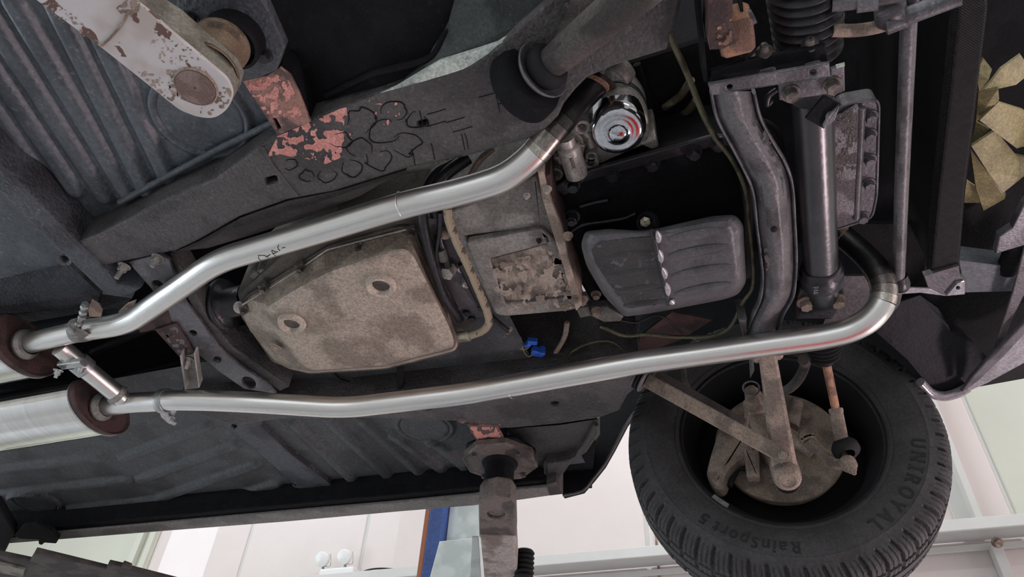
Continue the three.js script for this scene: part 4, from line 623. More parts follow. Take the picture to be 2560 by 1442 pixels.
  for (const [x, y, r] of [[1122, 678, 0.0125]]) { const p = at(x, y, 0.885); part('union_nut', aim(new THREE.CylinderGeometry(r, r, 0.02, 6), p, V3(-0.25, -1, 0.3)), M.alloyBright, gb, 'bright hexagon union'); part('union_pipe', rod(p, at(1096, 590, 0.895), 0.0075), M.blackSheen, gb); part('union_sleeve', rod(at(1108, 648, 0.886), at(1100, 622, 0.888), 0.0095), M.alloy, gb); }
  for (const [x, y, r] of [[1165, 706, 0.011], [1154, 668, 0.01]]) part('case_plug', aim(lathe([[0.001, 0.004], [r * 0.3, 0.004], [r * 0.35, 0.008], [r * 0.7, 0.008], [r * 0.75, 0.001], [r, 0], [r, -0.01]], 24), at(x, y, 0.898), DOWN), M.alloyBright, gb);
  part('brass_plug', aim(lathe([[0.001, 0.006], [0.007, 0.006], [0.011, 0.0], [0.011, -0.02]], 20), at(1110, 585, 0.892), V3(-0.3, -0.9, 0.2)), M.rust, gb);
  for (const [x, y] of [[1168, 775], [1205, 762], [1180, 790]]) boltAt(gb, x, y, 0.905, 0.008, M.blackSheen, 'case_bolt');
  // bell housing
  const bh = thing('bell_housing', 'grey alloy bell housing with a mud-caked recessed window', 'bell housing');
  const hb = 0.87, fr = [[1104, 540], [1310, 452], [1344, 440], [1354, 470], [1400, 600], [1450, 772], [1424, 779], [1264, 793], [1238, 788], [1228, 766], [1190, 690]];
  const win = rounded([[1226, 648], [1384, 606], [1430, 745], [1265, 762]], 8);
  part('housing', prism(rounded(fr, 10), hb + 0.006, 1.12, { bevel: 0.006, bseg: 3, holes: [[[1166, 592], [1336, 570], [1340, 579], [1172, 603]]] }), M.alloy, bh);
  part('window_frame', prism(rounded([[1166, 606], [1352, 572], [1392, 604], [1446, 766], [1424, 776], [1264, 790], [1240, 786], [1228, 762], [1196, 680]], 8), hb - 0.004, hb + 0.012, { bevel: 0.004, holes: [win] }), M.alloy, bh);
  part('mud_plate', prism(win, hb + 0.004, hb + 0.01, { bevel: 0 }), M.mud, bh, 'mud-caked window');
  part('mud_patch', flakes([[1230, 660], [1400, 620], [1440, 765], [1270, 785], [1240, 760]], hb - 0.004, 0.56, 61, { freq: 0.09, step: 2.5, fade: 8 }), M.mud, bh);
  part('rust_patch', flakes([[1380, 640], [1400, 640], [1446, 766], [1424, 772], [1405, 720]], hb - 0.004, 0.5, 63, { freq: 0.09, step: 2.5, fade: 6 }), M.rust, bh);
  // engine back plate: two thin rusty plates standing across the car
  part('engine_plate', prism([[1344, 430], [1358, 428], [1368, 470], [1412, 590], [1420, 640], [1456, 762], [1440, 778], [1400, 640], [1356, 500]], hb - 0.012, 1.1, { bevel: 0.002 }), M.plate, bh, 'rusty engine back plate');
  part('engine_plate', prism([[1360, 440], [1376, 436], [1392, 520], [1420, 590], [1398, 600], [1366, 478]], hb - 0.004, 1.1, { bevel: 0.002 }), M.rustRed, bh, 'dark rusty engine back plate');
  for (const [x, y, m, r] of [[1368, 472, M.alloyBright, 0.0052], [1317, 488, M.alloyBright, 0.004], [1420, 588, M.rust, 0.006], [1440, 745, M.rust, 0.006], [1412, 764, M.brass, 0.006], [1348, 600, M.oil, 0.004]]) boltAt(bh, x, y, hb - 0.012, r, m, 'housing_bolt', 0.004);
  // gearbox mounting crossmember
  const gx = thing('gearbox_crossmember', 'grey steel gearbox crossmember with round holes spanning between the rails', 'crossmember');
  const hx = 0.876;
  part('web_plate', prism([[320, 656], [380, 725], [419, 790], [436, 833], [470, 866], [519, 905], [546, 928], [609, 972], [690, 985], [668, 960], [600, 915], [546, 868], [500, 800], [466, 760], [440, 700], [424, 650], [400, 634]], hx, hx + 0.008, { bevel: 0.002, holes: [ellipse(394, 712, 14, 10, 0.5), ellipse(482, 833, 10, 7, 0.2), ellipse(543, 899, 10, 7, 0.2), ellipse(622, 957, 19, 13, 0.6)] }), M.greyPaintWorn, gx);
  part('side_flange', [prism([[424, 640], [456, 676], [493, 742], [523, 800], [583, 870], [632, 903], [682, 940], [722, 968], [700, 978], [640, 938], [575, 895], [520, 830], [480, 770], [446, 700], [418, 650]], hx + 0.01, hx + 0.06, { bevel: 0.003 })], M.undersealBrown, gx, 'brown side flange');
  part('backing_plate', prism([[340, 650], [440, 690], [540, 850], [620, 940], [600, 950], [520, 890], [420, 780]], hx + 0.05, hx + 0.06, { bevel: 0.001 }), M.black, gx);
  for (const [x, y, s] of [[312, 664, 0.018], [396, 642, 0.012]]) { const p = at(x, y, HR + 0.002); bolt(gx, p, V3(-0.3, -1, -0.1), 0.0085, M.alloy, 'mounting_bolt', s); }
  boltAt(gx, 416, 640, hx + 0.01, 0.007, M.blackSheen, 'mounting_bolt');
  const ps = thing('hanger_plate', 'scuffed dark hanger plate bolted to the gearbox crossmember', 'bracket');
  part('plate', prism([[386, 824], [440, 808], [486, 880], [482, 888], [450, 894]], hx - 0.006, hx - 0.002, { bevel: 0.001, holes: [ellipse(419, 841, 5, 4, 0.2)] }), M.rustRed, ps);
  part('paint_scuff', flakes([[400, 830], [440, 815], [480, 882], [452, 888]], hx - 0.006, 0.55, 65, { freq: 0.14, step: 2, fade: 4 }), M.greyPaintWorn, ps);
  const hg = thing('exhaust_hanger', 'bare steel folded exhaust hanger with a bolt above the lower pipe', 'bracket');
  part('back_plate', prism([[452, 890], [486, 884], [498, 970], [462, 974]], hx - 0.008, hx - 0.006, { bevel: 0.0006 }), M.alloy, hg);
  part('fold', prism([[449, 890], [454, 886], [466, 972], [462, 976]], hx - 0.024, hx - 0.006, { bevel: 0.0008 }), M.alloyBright, hg);
  part('fold', prism([[484, 884], [488, 886], [500, 966], [496, 970]], hx - 0.024, hx - 0.006, { bevel: 0.0008 }), M.alloyBright, hg);
  bolt(hg, at(474, 897, hx - 0.008), V3(-0.15, -1, -0.2), 0.007, M.alloyBright, 'hanger_bolt', 0.014);
  // brown wedge behind the kinked pipe
  part('bridge_strip', prism([[340, 806], [420, 778], [430, 812], [350, 832]], hx - 0.002, hx + 0.004, { bevel: 0.001 }), M.rustRed, gx);
  part('gusset', prism([[296, 780], [318, 760], [340, 752], [330, 785], [310, 800]], 0.9, 0.905, { bevel: 0.001 }), M.rust, gx);
  // braided hose and black hoses
  const bh2 = thing('braided_hose', 'gold braided oil hose curving down beside the gearbox pan', 'hose');
  part('hose', sweep(curve(path([[1118, 520, 0.85], [1122, 548, 0.845], [1140, 600, 0.842], [1168, 660, 0.84], [1196, 725, 0.84], [1218, 780, 0.842], [1222, 806, 0.845], [1208, 826, 0.85], [1178, 838, 0.855]]), 10), 0.0072, 20), M.brassBraid, bh2, 'gold braided sleeve', true);
  part('hose_union', aim(new THREE.CylinderGeometry(0.0105, 0.0105, 0.024, 6), at(1160, 841, 0.857), at(1150, 842, 0.857).sub(at(1178, 838, 0.857))), M.brass, bh2, 'pale brass union');
  const hs = (name, label, pts, r, mat = M.wire, cat = 'hose', group) => single(name, hose(pts, r, 10, 14), mat, label, cat, group);
  hs('rubber_hose', 'thick black rubber hose arching over and along the gearbox pan edge', [[1150, 400, 0.96], [1085, 440, 0.92], [1058, 510, 0.88], [1062, 580, 0.872], [1085, 670, 0.87], [1110, 740, 0.87], [1150, 798, 0.88]], 0.0085, M.blackSheen);
  hs('rubber_hose', 'thin black hose lying beside the braided hose', [[1100, 530, 0.88], [1098, 580, 0.88], [1090, 640, 0.878], [1104, 700, 0.878], [1140, 770, 0.886]], 0.0045, M.blackSheen);
  hs('rubber_hose', 'grey black hose loop showing between the chassis rail and the pipe', [[1170, 395, 0.95], [1110, 440, 0.92], [1085, 480, 0.9], [1090, 540, 0.89]], 0.0105, M.blackSheen);
  hs('metal_pipe', 'rusty thin pipe passing above the pipe bend', [[1232, 372, 0.96], [1200, 400, 0.94], [1176, 440, 0.92]], 0.005, M.rust, 'pipe');
  hs('metal_pipe', 'black breather pipe below the bell housing', [[1150, 660, 0.89], [1200, 760, 0.895], [1240, 800, 0.9], [1272, 828, 0.91]], 0.0045, M.wire, 'pipe');
  part('hose_tip', rod(at(1268, 832, 0.91), at(1278, 820, 0.91), 0.004), M.rust, gb);
  // wiring behind
  for (const [lab, pts] of [['black cable hanging in a loop behind the gearbox pan', [[830, 930, 0.93], [850, 950, 0.92], [910, 958, 0.92], [1000, 950, 0.93], [1090, 935, 0.95]]], ['black cable along the tunnel wall below the gearbox pan', [[880, 925, 0.95], [960, 935, 0.95], [1080, 912, 0.95], [1190, 900, 0.95], [1300, 870, 0.95]]], ['black cable reaching the blue connectors', [[1000, 945, 0.97], [1150, 925, 0.96], [1250, 905, 0.95], [1312, 878, 0.94]]]]) hs('cable', lab, pts, 0.004, M.wire, 'cable', null);
  single('support_rod', rod(at(1000, 905, 0.92), at(1002, 990, 0.88), 0.0075), M.black, 'short black upright rod between gearbox pan and lower pipe', 'rod');
  // blue connectors
  const bc = thing('wiring_connector', 'pair of bright blue plastic wiring connectors hanging on thin wires', 'connector');
  const k1 = at(1331, 853, 0.93), k2 = at(1344, 879, 0.925);
  part('connector_body', [new RoundedBoxGeometry(0.02, 0.012, 0.012, 2, 0.002).rotateY(0.4).translate(k1.x, k1.y, k1.z), new RoundedBoxGeometry(0.012, 0.014, 0.009, 2, 0.002).rotateY(-0.5).translate(k1.x - 0.012, k1.y, k1.z - 0.006)], M.bluePlug, bc);
  part('connector_body', [new RoundedBoxGeometry(0.026, 0.016, 0.017, 3, 0.003).rotateY(0.6).translate(k2.x, k2.y, k2.z), new RoundedBoxGeometry(0.012, 0.02, 0.01, 2, 0.002).rotateY(0.6).translate(k2.x + 0.01, k2.y, k2.z)], M.bluePlug, bc);
  for (const w of [[[1292, 850, 0.94], [1302, 872, 0.93], [1316, 872, 0.93], [1330, 858, 0.93]], [[1302, 842, 0.94], [1306, 868, 0.93], [1320, 890, 0.928], [1336, 886, 0.926]]]) part('wire', hose(w, 0.0014, 8, 6), M.wireTan, bc);
}

// ---------------------------------------------------------------- engine
{
  const en = thing('engine', 'black oily engine with a ribbed steel sump under the car', 'engine');
  const hS = 0.80;
  const topO = [[1452, 612], [1462, 578], [1520, 572], [1592, 576], [1640, 572], [1700, 558], [1780, 540], [1838, 536], [1858, 560], [1862, 640], [1866, 705], [1846, 736], [1812, 748], [1666, 776], [1606, 786], [1560, 792], [1512, 742], [1494, 712], [1466, 664]];
  const botO = [[1478, 622], [1496, 602], [1540, 592], [1596, 592], [1646, 588], [1700, 578], [1770, 566], [1812, 562], [1834, 580], [1842, 650], [1846, 700], [1832, 722], [1800, 734], [1664, 762], [1608, 770], [1570, 772], [1536, 730], [1512, 696], [1488, 656]];
  const T0 = rounded(topO, 12, 3), B0 = rounded(botO, 12, 3), mid = (k, h) => T0.map((p, i) => at(p[0] + (B0[i][0] - p[0]) * k, p[1] + (B0[i][1] - p[1]) * k, h));
  const sump = part('sump', loft([mid(0, 0.92), mid(0, hS + 0.03), mid(0.25, hS + 0.014), mid(0.6, hS + 0.005), mid(1, hS + 0.001), ring(B0, hS, 0.006)], 50), M.sump, en, 'ribbed grey sump');
  const ridge = (pts, r, mat, label) => part('sump_rib', sweep(curve(path(pts), 6), (t) => r * Math.pow(Math.sin(Math.PI * Math.min(0.985, Math.max(0.015, t))), 0.4), 10, true, [0.5, 1]), mat, sump, label);
  for (const [a, b, c, d] of [[1512, 644, 1630, 628], [1516, 690, 1646, 670], [1542, 728, 1658, 712], [1558, 764, 1668, 750]]) ridge([[a, b, hS], [(a + c) / 2, (b + d) / 2, hS], [c, d, hS]], 0.007, M.sumpDark);
  for (const [a, b, c, d] of [[1672, 598, 1812, 574], [1672, 640, 1822, 614], [1680, 690, 1830, 664], [1688, 735, 1830, 708]]) ridge([[a, b, hS], [(a + c) / 2, (b + d) / 2, hS], [c, d, hS]], 0.011, M.sump);
  part('oil_film', [flakes([[1478, 622], [1500, 604], [1596, 594], [1636, 592], [1670, 758], [1608, 768], [1570, 770], [1536, 730], [1488, 656]], hS, 0.36, 71, { freq: 0.06, step: 3, fade: 8, lift: 0.0006 })], M.sumpDark, sump, 'black oily half of the sump');
  part('seam_weld', sweep(curve(path([[1628, 574, hS + 0.006], [1636, 600, hS - 0.001], [1650, 660, hS - 0.001], [1664, 720, hS - 0.001], [1672, 762, hS + 0.002]])), 0.0035, 8), M.sumpDark, sump);
  part('sealant_drip', [[1643, 578, 1646, 606], [1646, 624, 1653, 656], [1655, 668, 1664, 696], [1664, 706, 1671, 738], [1676, 750, 1681, 760]].map(([a, b, c, d]) => sweep(curve(path([[a, b, hS - 0.002], [(a + c) / 2 + 2, (b + d) / 2, hS - 0.002], [c, d, hS - 0.002]])), (t) => 0.0052 * Math.sqrt(Math.sin(Math.PI * Math.min(0.97, Math.max(0.03, t)))), 8)), M.silverPaint, sump, 'shiny lilac sealant drips');
  const dg = at(1617, 556, 0.85);
  part('drain_plug', aim(lathe([[0.001, 0.034], [0.006, 0.034], [0.0085, 0.03], [0.0085, 0.024]], 6), dg, V3(0, -0.7, 0.7)), M.brass, sump, 'brassy drain plug');
  part('drain_boss', aim(lathe([[0.0135, 0.022], [0.0135, 0.019], [0.009, 0.018], [0.0135, 0.01], [0.016, 0], [0.018, -0.02]], 24), dg, V3(0, -0.7, 0.7)), M.blackSheen, sump);
  // shallow sump, flange and block
  part('shallow_sump', prism([[1378, 500], [1402, 466], [1450, 440], [1780, 352], [1812, 352], [1846, 430], [1864, 540], [1866, 700], [1820, 744], [1500, 790], [1470, 700], [1420, 590]], 0.92, 1.02, { bevel: 0.008 }), M.black, en, 'black shallow front of the sump');
  part('sump_flange', prism([[1380, 470], [1440, 436], [1790, 338], [1820, 345], [1826, 364], [1790, 366], [1460, 456], [1412, 490]], 0.91, 0.918, { bevel: 0.002 }), M.blackSheen, en);
  for (const [x, y] of [[1432, 462], [1530, 434], [1630, 408], [1735, 380], [1795, 358]]) boltAt(en, x, y, 0.91, 0.009, M.blackSheen, 'flange_bolt');
  for (const pts of [[[1450, 516, 0.915], [1480, 508, 0.915], [1520, 500, 0.914]], [[1416, 586, 0.9], [1450, 564, 0.9], [1500, 556, 0.9], [1560, 546, 0.905], [1588, 534, 0.91]]]) part('lip', sweep(curve(path(pts)), 0.0035, 8), M.blackSheen, en);
  boltAt(en, 1428, 540, 0.905, 0.011, M.blackSheen, 'flange_bolt', 0.006);
  part('block', prism([[1360, 420], [1500, 180], [1760, 100], [1900, 160], [1880, 700], [1500, 800], [1400, 620]], 1.03, 1.35, { bevel: 0.01 }), M.black, en, 'black engine block');
  part('block_rib', [rod(at(1592, 160, 1.02), at(1630, 280, 1.02), 0.006), rod(at(1560, 390, 0.99), at(1820, 325, 0.99), 0.008)], M.black, en);
  part('rear_lug', [prism([[1470, 770], [1520, 768], [1560, 792], [1552, 804], [1510, 806], [1476, 790]], 0.89, 0.91, { bevel: 0.003 }), prism([[1440, 772], [1470, 768], [1480, 790], [1450, 796]], 0.88, 0.9, { bevel: 0.003 })], M.alloy, en);
  boltAt(en, 1492, 776, 0.888, 0.008, M.rust, 'lug_bolt'); boltAt(en, 1455, 748, 0.88, 0.008, M.rust, 'lug_bolt'); boltAt(en, 1490, 735, 0.9, 0.007, M.rust, 'lug_bolt');
  // oil pump casting with filter
  const op = thing('oil_pump', 'pale alloy oil pump casting with ribs and bolts beside the oil filter', 'oil pump');
  const hO = 0.93;
  part('casting', prism(rounded([[1378, 400], [1420, 330], [1452, 296], [1478, 296], [1484, 350], [1500, 400], [1640, 340], [1650, 380], [1480, 430], [1390, 440]], 8), hO + 0.01, 1.04, { bevel: 0.005 }), M.alloyBright, op, 'pale alloy casting');
  part('filter_seat', prism(ellipse(1546, 322, 78, 80, 0, 40).map(([x, y]) => [x, y]), hO + 0.012, 1.03, { bevel: 0.004 }), M.alloy, op);
  for (const g of [prism([[1434, 322], [1458, 348], [1460, 362], [1440, 358], [1426, 338]], hO, hO + 0.012, { bevel: 0.003 }), prism([[1448, 360], [1464, 364], [1458, 394], [1444, 372]], hO, hO + 0.012, { bevel: 0.003 }), prism([[1384, 394], [1408, 388], [1416, 418], [1396, 412]], hO, hO + 0.012, { bevel: 0.003 }), sweep(curve(path([[1462, 330, hO + 0.004], [1474, 344, hO + 0.004], [1478, 366, hO + 0.004]])), 0.006, 8)]) part('casting_web', g, M.alloyBright, op);
  part('recess', [prism([[1440, 300], [1452, 310], [1456, 330], [1444, 330]], hO + 0.006, hO + 0.01, { bevel: 0.001 }), prism([[1382, 420], [1420, 426], [1440, 436], [1400, 444]], hO + 0.006, hO + 0.01, { bevel: 0.001 })], M.oil, op);
  const ca = at(1414, 344, hO - 0.02), cb = at(1442, 436, hO - 0.02);
  const rv = part('relief_valve', sweep([ca, ca.clone().lerp(cb, 0.22), ca.clone().lerp(cb, 0.23), cb.clone().lerp(ca, 0.02), cb], (t) => t < 0.225 ? 0.0125 : 0.0175, 32), M.alloyBright, op, 'cylindrical valve body stamped with lettering');
  { const n = ca.clone().lerp(cb, 0.35), dir = cb.clone().sub(ca).normalize(), view = camera.position.clone().sub(n).normalize(), s = V3().crossVectors(dir, view).normalize(), nor = V3().crossVectors(s, dir).normalize(), g = new TextGeometry('MADE', { font, size: 0.0055, depth: 0.0006, curveSegments: 3 }); g.applyMatrix4(new THREE.Matrix4().makeBasis(dir, s.clone().negate(), nor.clone()).setPosition(n.addScaledVector(nor, 0.0171).addScaledVector(s, 0.004))); part('stamped_lettering', g, M.tanDark, rv); }
  for (const [x, y, r] of [[1478, 385, 0.0085], [1476, 404, 0.012], [1455, 312, 0.012], [1388, 430, 0.012]]) { const p = at(x, y, hO - 0.002); const b = part('boss', aim(lathe([[0.001, 0.003], [r * 0.55, 0.003], [r * 0.6, 0.008], [r, 0.008], [r * 1.1, 0.006], [r * 1.15, -0.02]], 26), p, DOWN), M.alloy, op); part('socket', aim(new THREE.CylinderGeometry(r * 0.4, r * 0.4, 0.003, 6), p.clone().add(V3(0, -0.004, 0)), DOWN), M.oil, b); }
  const of = thing('oil_filter', 'chrome-bright round oil filter canister pointing down at the camera', 'oil filter');
  const fc = at(1545, 334, 0.905), ax = V3(0.02, -1, 0.1).normalize();
  part('canister', aim(lathe([[0.001, 0.002], [0.014, 0.001], [0.016, -0.002], [0.024, -0.004], [0.03, -0.002], [0.037, -0.006], [0.0415, -0.013], [0.0425, -0.022], [0.0425, -0.09]], 56), fc, ax), M.chrome, of, null, true);
  part('crimp_ring', aim(lathe([[0.0425, -0.07], [0.046, -0.07], [0.047, -0.074], [0.046, -0.08]], 48), fc, ax), M.blackSheen, of);
  part('centre_dimple', aim(lathe([[0.001, 0.006], [0.008, 0.0055], [0.013, 0.003], [0.015, 0.0]], 40), fc, ax), M.chrome, of);
  // pipes in the dark bay
  const tube1 = (label, pts, r, mat, cat = 'pipe') => single('metal_pipe', hose(pts, r, 8, 12), mat, label, cat);
  tube1('long olive brake pipe running down beside the front crossmember', [[1646, -20, 0.88], [1672, 80, 0.875], [1720, 190, 0.87], [1760, 290, 0.865], [1792, 350, 0.862]], 0.0042, M.pipeOlive);
  tube1('dark brake pipe bending round the crossmember and along the sump', [[1792, 350, 0.862], [1830, 400, 0.86], [1862, 470, 0.858], [1872, 560, 0.856], [1882, 660, 0.856], [1880, 720, 0.856], [1860, 752, 0.858], [1822, 820, 0.86], [1786, 838, 0.86], [1700, 842, 0.862], [1612, 836, 0.866], [1560, 838, 0.87], [1500, 815, 0.88]], 0.0034, M.pipeOlive);
  tube1('short olive stub pipe in the dark engine bay', [[1728, 200, 0.98], [1700, 240, 1.0], [1662, 268, 1.02]], 0.006, M.brass);
  tube1('second olive stub pipe below the first in the dark bay', [[1740, 250, 0.99], [1722, 275, 1.0], [1702, 290, 1.02]], 0.006, M.pipeOlive);
  tube1('thin black wire looping over the dark suspension pocket', [[1420, 910, 0.93], [1432, 878, 0.92], [1480, 856, 0.92], [1520, 852, 0.92], [1548, 868, 0.92], [1566, 888, 0.92]], 0.0022, M.pipeOlive, 'wire');
  tube1('thin grey cable lying beside the sump rear edge', [[1548, 800, 0.9], [1590, 806, 0.9], [1640, 788, 0.9], [1670, 800, 0.9], [1700, 828, 0.9], [1750, 856, 0.9]], 0.0026, M.wire, 'cable');
  single('heat_shield', slab([[1600, 840, 0.97], [1680, 780, 0.97], [1780, 800, 0.97], [1700, 850, 0.98], [1590, 890, 0.97]], 0.004), M.rustRed, 'dark brown thin shield plate behind the sump', 'shield');
  single('flaking_bracket', slab([[1340, 920, 0.93], [1372, 890, 0.93], [1384, 908, 0.93], [1368, 926, 0.93]], 0.006), M.mud, 'flaking pale painted bracket behind the lower pipe', 'bracket');
  single('flaking_seam', sweep(curve(path([[1418, 805, 0.96], [1412, 840, 0.95], [1396, 870, 0.94], [1380, 895, 0.935]])), 0.0055, 8), M.mud, 'flaking tan paint seam near the blue connectors', 'seam');
}
// ---------------------------------------------------------------- front crossmember, steering, radiator
{
  const cm = thing('front_crossmember', 'grey steel front crossmember with turned lips running across beside the sump', 'crossmember');
  const hC = 0.825, Lf = [[1778, 228], [1792, 292], [1830, 365], [1856, 415], [1880, 470], [1892, 566], [1902, 640], [1906, 690], [1900, 745], [1880, 790], [1860, 838]], Rt = [[1884, 228], [1900, 292], [1936, 360], [1960, 400], [1978, 450], [1986, 550], [1990, 640], [1988, 690], [1982, 735], [1958, 782], [1944, 826]];
  { const Lc = curve(Lf.map(([x, y]) => V3(x, y, 0)), 4), Rc = curve(Rt.map(([x, y]) => V3(x, y, 0)), 4); part('channel', loft(Lc.map((l, i) => { const r = Rc[i], pr = []; for (let j = 0; j <= 12; j++) { const t = j / 12; pr.push(at(l.x + (r.x - l.x) * t, l.y + (r.y - l.y) * t, hC + 0.018 - 0.024 * Math.pow(Math.sin(Math.PI * t), 0.8))); } pr.push(at(r.x, r.y, hC + 0.06), at(l.x, l.y, hC + 0.06)); return pr; }), 35), M.greyPaint, cm); }
  for (const s of [Lf, Rt]) part('lip', sweep(curve(path(s.map(([x, y]) => [x, y, hC + 0.012])), 6), 0.0036, 8, true, [2.2, 0.7]), M.greyPaintWorn, cm);
  part('hole_disc', aim(lathe([[0.001, 0.002], [0.0045, 0.002], [0.005, 0]], 16), at(1935, 573, hC - 0.0065), DOWN), M.rubber, cm);  // dark disc colours in the shade of an open hole
  part('scuff', [flakes([[1840, 300], [1900, 300], [1960, 420], [1960, 500], [1900, 470]], hC, 0.56, 81, { freq: 0.07, step: 3, fade: 8 }), flakes([[1910, 620], [1960, 620], [1960, 700], [1910, 700]], hC, 0.52, 83, { freq: 0.06, step: 3, fade: 8 })], M.undersealBrown, cm, 'brown grime patches');
  part('end_leg', [prism([[1846, 800], [1868, 800], [1868, 840], [1858, 842]], hC, hC + 0.05, { bevel: 0.003 })], M.greyPaint, cm);
  // mounting bracket above
  const br = thing('mounting_bracket', 'dark steel mounting bracket plate bolted across the top of the crossmember', 'bracket');
  part('front_plate', prism([[1770, 212], [2074, 158], [2076, 192], [1780, 240]], 0.815, 0.822, { bevel: 0.002, holes: [ellipse(1825, 219, 8, 7, 0, 16), ellipse(2033, 182, 9, 8, 0, 16)] }), M.greyPaintWorn, br);
  part('lower_plate', prism([[1946, 214], [2076, 188], [2076, 172], [2112, 162], [2113, 228], [2100, 234], [1950, 252]], 0.822, 0.828, { bevel: 0.002 }), M.greyPaintWorn, br);
  for (const [x, y] of [[1976, 232], [2080, 212]]) boltAt(br, x, y, 0.822, 0.009, M.bolt, 'bracket_bolt');
  part('shelf', prism([[1772, 214], [1776, 178], [1870, 150], [2064, 112], [2072, 156]], 0.835, 0.842, { bevel: 0.002 }), M.black, br);
  for (const [x, y] of [[1912, 140], [2024, 124]]) { const p = at(x, y + 14, 0.85); const st = part('mount_stud', aim(lathe([[0.001, 0.03], [0.005, 0.03], [0.006, 0.022], [0.0105, 0.02], [0.011, 0.006], [0.0165, 0.004], [0.019, 0.001], [0.019, -0.004], [0.021, -0.008]], 26), p, V3(0, -0.3, 1)), M.bolt, br, 'large mounting stud and nut'); }
  part('tab', prism([[2090, 164], [2112, 158], [2112, 166], [2092, 172]], 0.81, 0.813, { bevel: 0.0006 }), M.palegreen, br);
  part('side_gusset', [slab([[1848, 0, 0.84], [1856, 0, 0.84], [1872, 160, 0.835], [1864, 160, 0.835]], 0.03), slab([[1742, 0, 0.84], [1752, 0, 0.84], [1770, 205, 0.83], [1760, 205, 0.83]], 0.04)], M.black, br);
  // right lower arm end seen at the top of the view
  const ra = thing('control_arm', 'rusty orange end of the far control arm inside its bracket', 'control arm');
  const a0 = path([[1770, -40, 0.81], [1832, -40, 0.81], [1832, 20, 0.81], [1828, 60, 0.81], [1846, 95, 0.815], [1838, 108, 0.815], [1806, 122, 0.815], [1774, 124, 0.815], [1770, 100, 0.81], [1772, 60, 0.81]]);
  part('arm', loft([a0.map((p) => p.clone().add(V3(0, 0.05, 0))), a0.map((p) => p.clone().add(V3(0, 0.006, 0))), a0], 30), M.rustRed, ra);
  part('bush', aim(lathe([[0.001, -0.02], [0.026, -0.02], [0.03, -0.014], [0.03, 0.014], [0.026, 0.02], [0.001, 0.02]], 28), at(1836, 76, 0.85), V3(1, 0, 0)), M.rustOrange, ra, 'orange rusted bush');
  part('pivot_bolt', rod(at(1850, 60, 0.84), at(1885, 40, 0.84), 0.009), M.mauve, ra);
  part('rust_patch', flakes([[1796, 60], [1830, 40], [1830, 110], [1780, 120]], 0.81, 0.55, 85, { freq: 0.1, step: 2, fade: 3 }), M.rustOrange, ra);
  // far radius rod with bush
  const rr = thing('radius_rod', 'grey brown far radius rod entering a rubber bush in the chassis rail', 'suspension rod');
  const r0 = at(1375, 160, 0.845), r1 = at(1640, -60, 0.80);
  part('rod', sweep([r0, r0.clone().lerp(r1, 0.25), r1], (t) => t < 0.1 ? 0.0195 : 0.021 + t * 0.004, 30), M.dustDark, rr);
  const rd = r1.clone().sub(r0).normalize();
  part('bush', aim(lathe([[0.02, -0.012], [0.028, -0.012], [0.03, -0.006], [0.03, 0.004], [0.024, 0.01], [0.02, 0.01]], 36), r0.clone().addScaledVector(rd, -0.004), rd), M.rubber, rr);
  part('cup_washer', aim(lathe([[0.018, -0.004], [0.036, -0.002], [0.04, 0.004], [0.038, 0.006], [0.034, 0.001], [0.018, -0.001]], 40), r0.clone().addScaledVector(rd, -0.018), rd), M.greyPaintWorn, rr, 'bright-edged cup washer');
  part('socket', aim(lathe([[0.001, 0], [0.044, 0], [0.05, -0.012], [0.052, -0.03]], 36), r0.clone().addScaledVector(rd, -0.03), rd), M.black, rr);
  // steering rack
  const sr = thing('steering_rack', 'black glossy steering rack tube lying across the car in front of the crossmember', 'steering rack');
  const s0 = at(2034, 310, 0.855), s1 = at(2052, 662, 0.855), sd = s1.clone().sub(s0).normalize();
  part('tube', sweep([s0.clone().addScaledVector(sd, -0.045), s0, s1.clone().addScaledVector(sd, 0.08)], 0.0265, 40), M.oiled, sr, 'lilac-sheened black tube');
  part('collar', aim(lathe([[0.027, 0], [0.031, 0.002], [0.031, 0.012], [0.034, 0.014], [0.0345, 0.038], [0.031, 0.042], [0.027, 0.042]], 40), s1.clone().addScaledVector(sd, 0.002), sd), M.blackSheen, sr);
  part('rack_clamp', prism([[2000, 726], [2012, 722], [2104, 722], [2112, 736], [2108, 764], [2080, 800], [1990, 800], [1992, 745]], 0.845, 0.87, { bevel: 0.005 }), M.blackSheen, sr);
  for (const [x, y] of [[2013, 755], [2092, 748]]) boltAt(sr, x, y, 0.845, 0.0105, M.rust, 'clamp_bolt');
  part('strap', slab([[2014, 296, 0.82], [2060, 240, 0.82], [2102, 262, 0.82], [2060, 322, 0.82]], 0.004), M.black, sr);
  part('strap_end', prism(rounded([[2056, 316], [2070, 290], [2100, 262], [2088, 300], [2060, 322]], 5), 0.815, 0.819, { bevel: 0.001, holes: [ellipse(2073, 292, 4, 9, 0.6, 12)] }), M.greyPaintWorn, sr);
  { const g = new TextGeometry('P44', { font, size: 0.008, depth: 0.0006, curveSegments: 3 }), p = at(2032, 716, 0.82); g.rotateX(Math.PI / 2).rotateY(Math.PI / 2).rotateZ(0).translate(p.x, CH + 0.8195, p.z); part('cast_mark', g, M.greyPaintWorn, sr); }
  // gaiter at the top of view and at the near wheel
  const ga = thing('rack_gaiter', 'dark ribbed rubber rack gaiter at the far end of the steering rack', 'gaiter');
  const g0 = at(2022, 128, 0.895), g1 = at(2010, -60, 0.885), gd = g1.clone().sub(g0), prof = []; for (let k = 0; k <= 10; k++) { const y = k * 0.0135; prof.push([0.034 + 0.0006 * k, y], [0.042 + 0.0006 * k, y + 0.0045], [0.042 + 0.0006 * k, y + 0.007], [0.034 + 0.0006 * k, y + 0.0115]); }
  part('bellows', aim(lathe(prof, 40), g0, gd), M.blackSheen, ga);
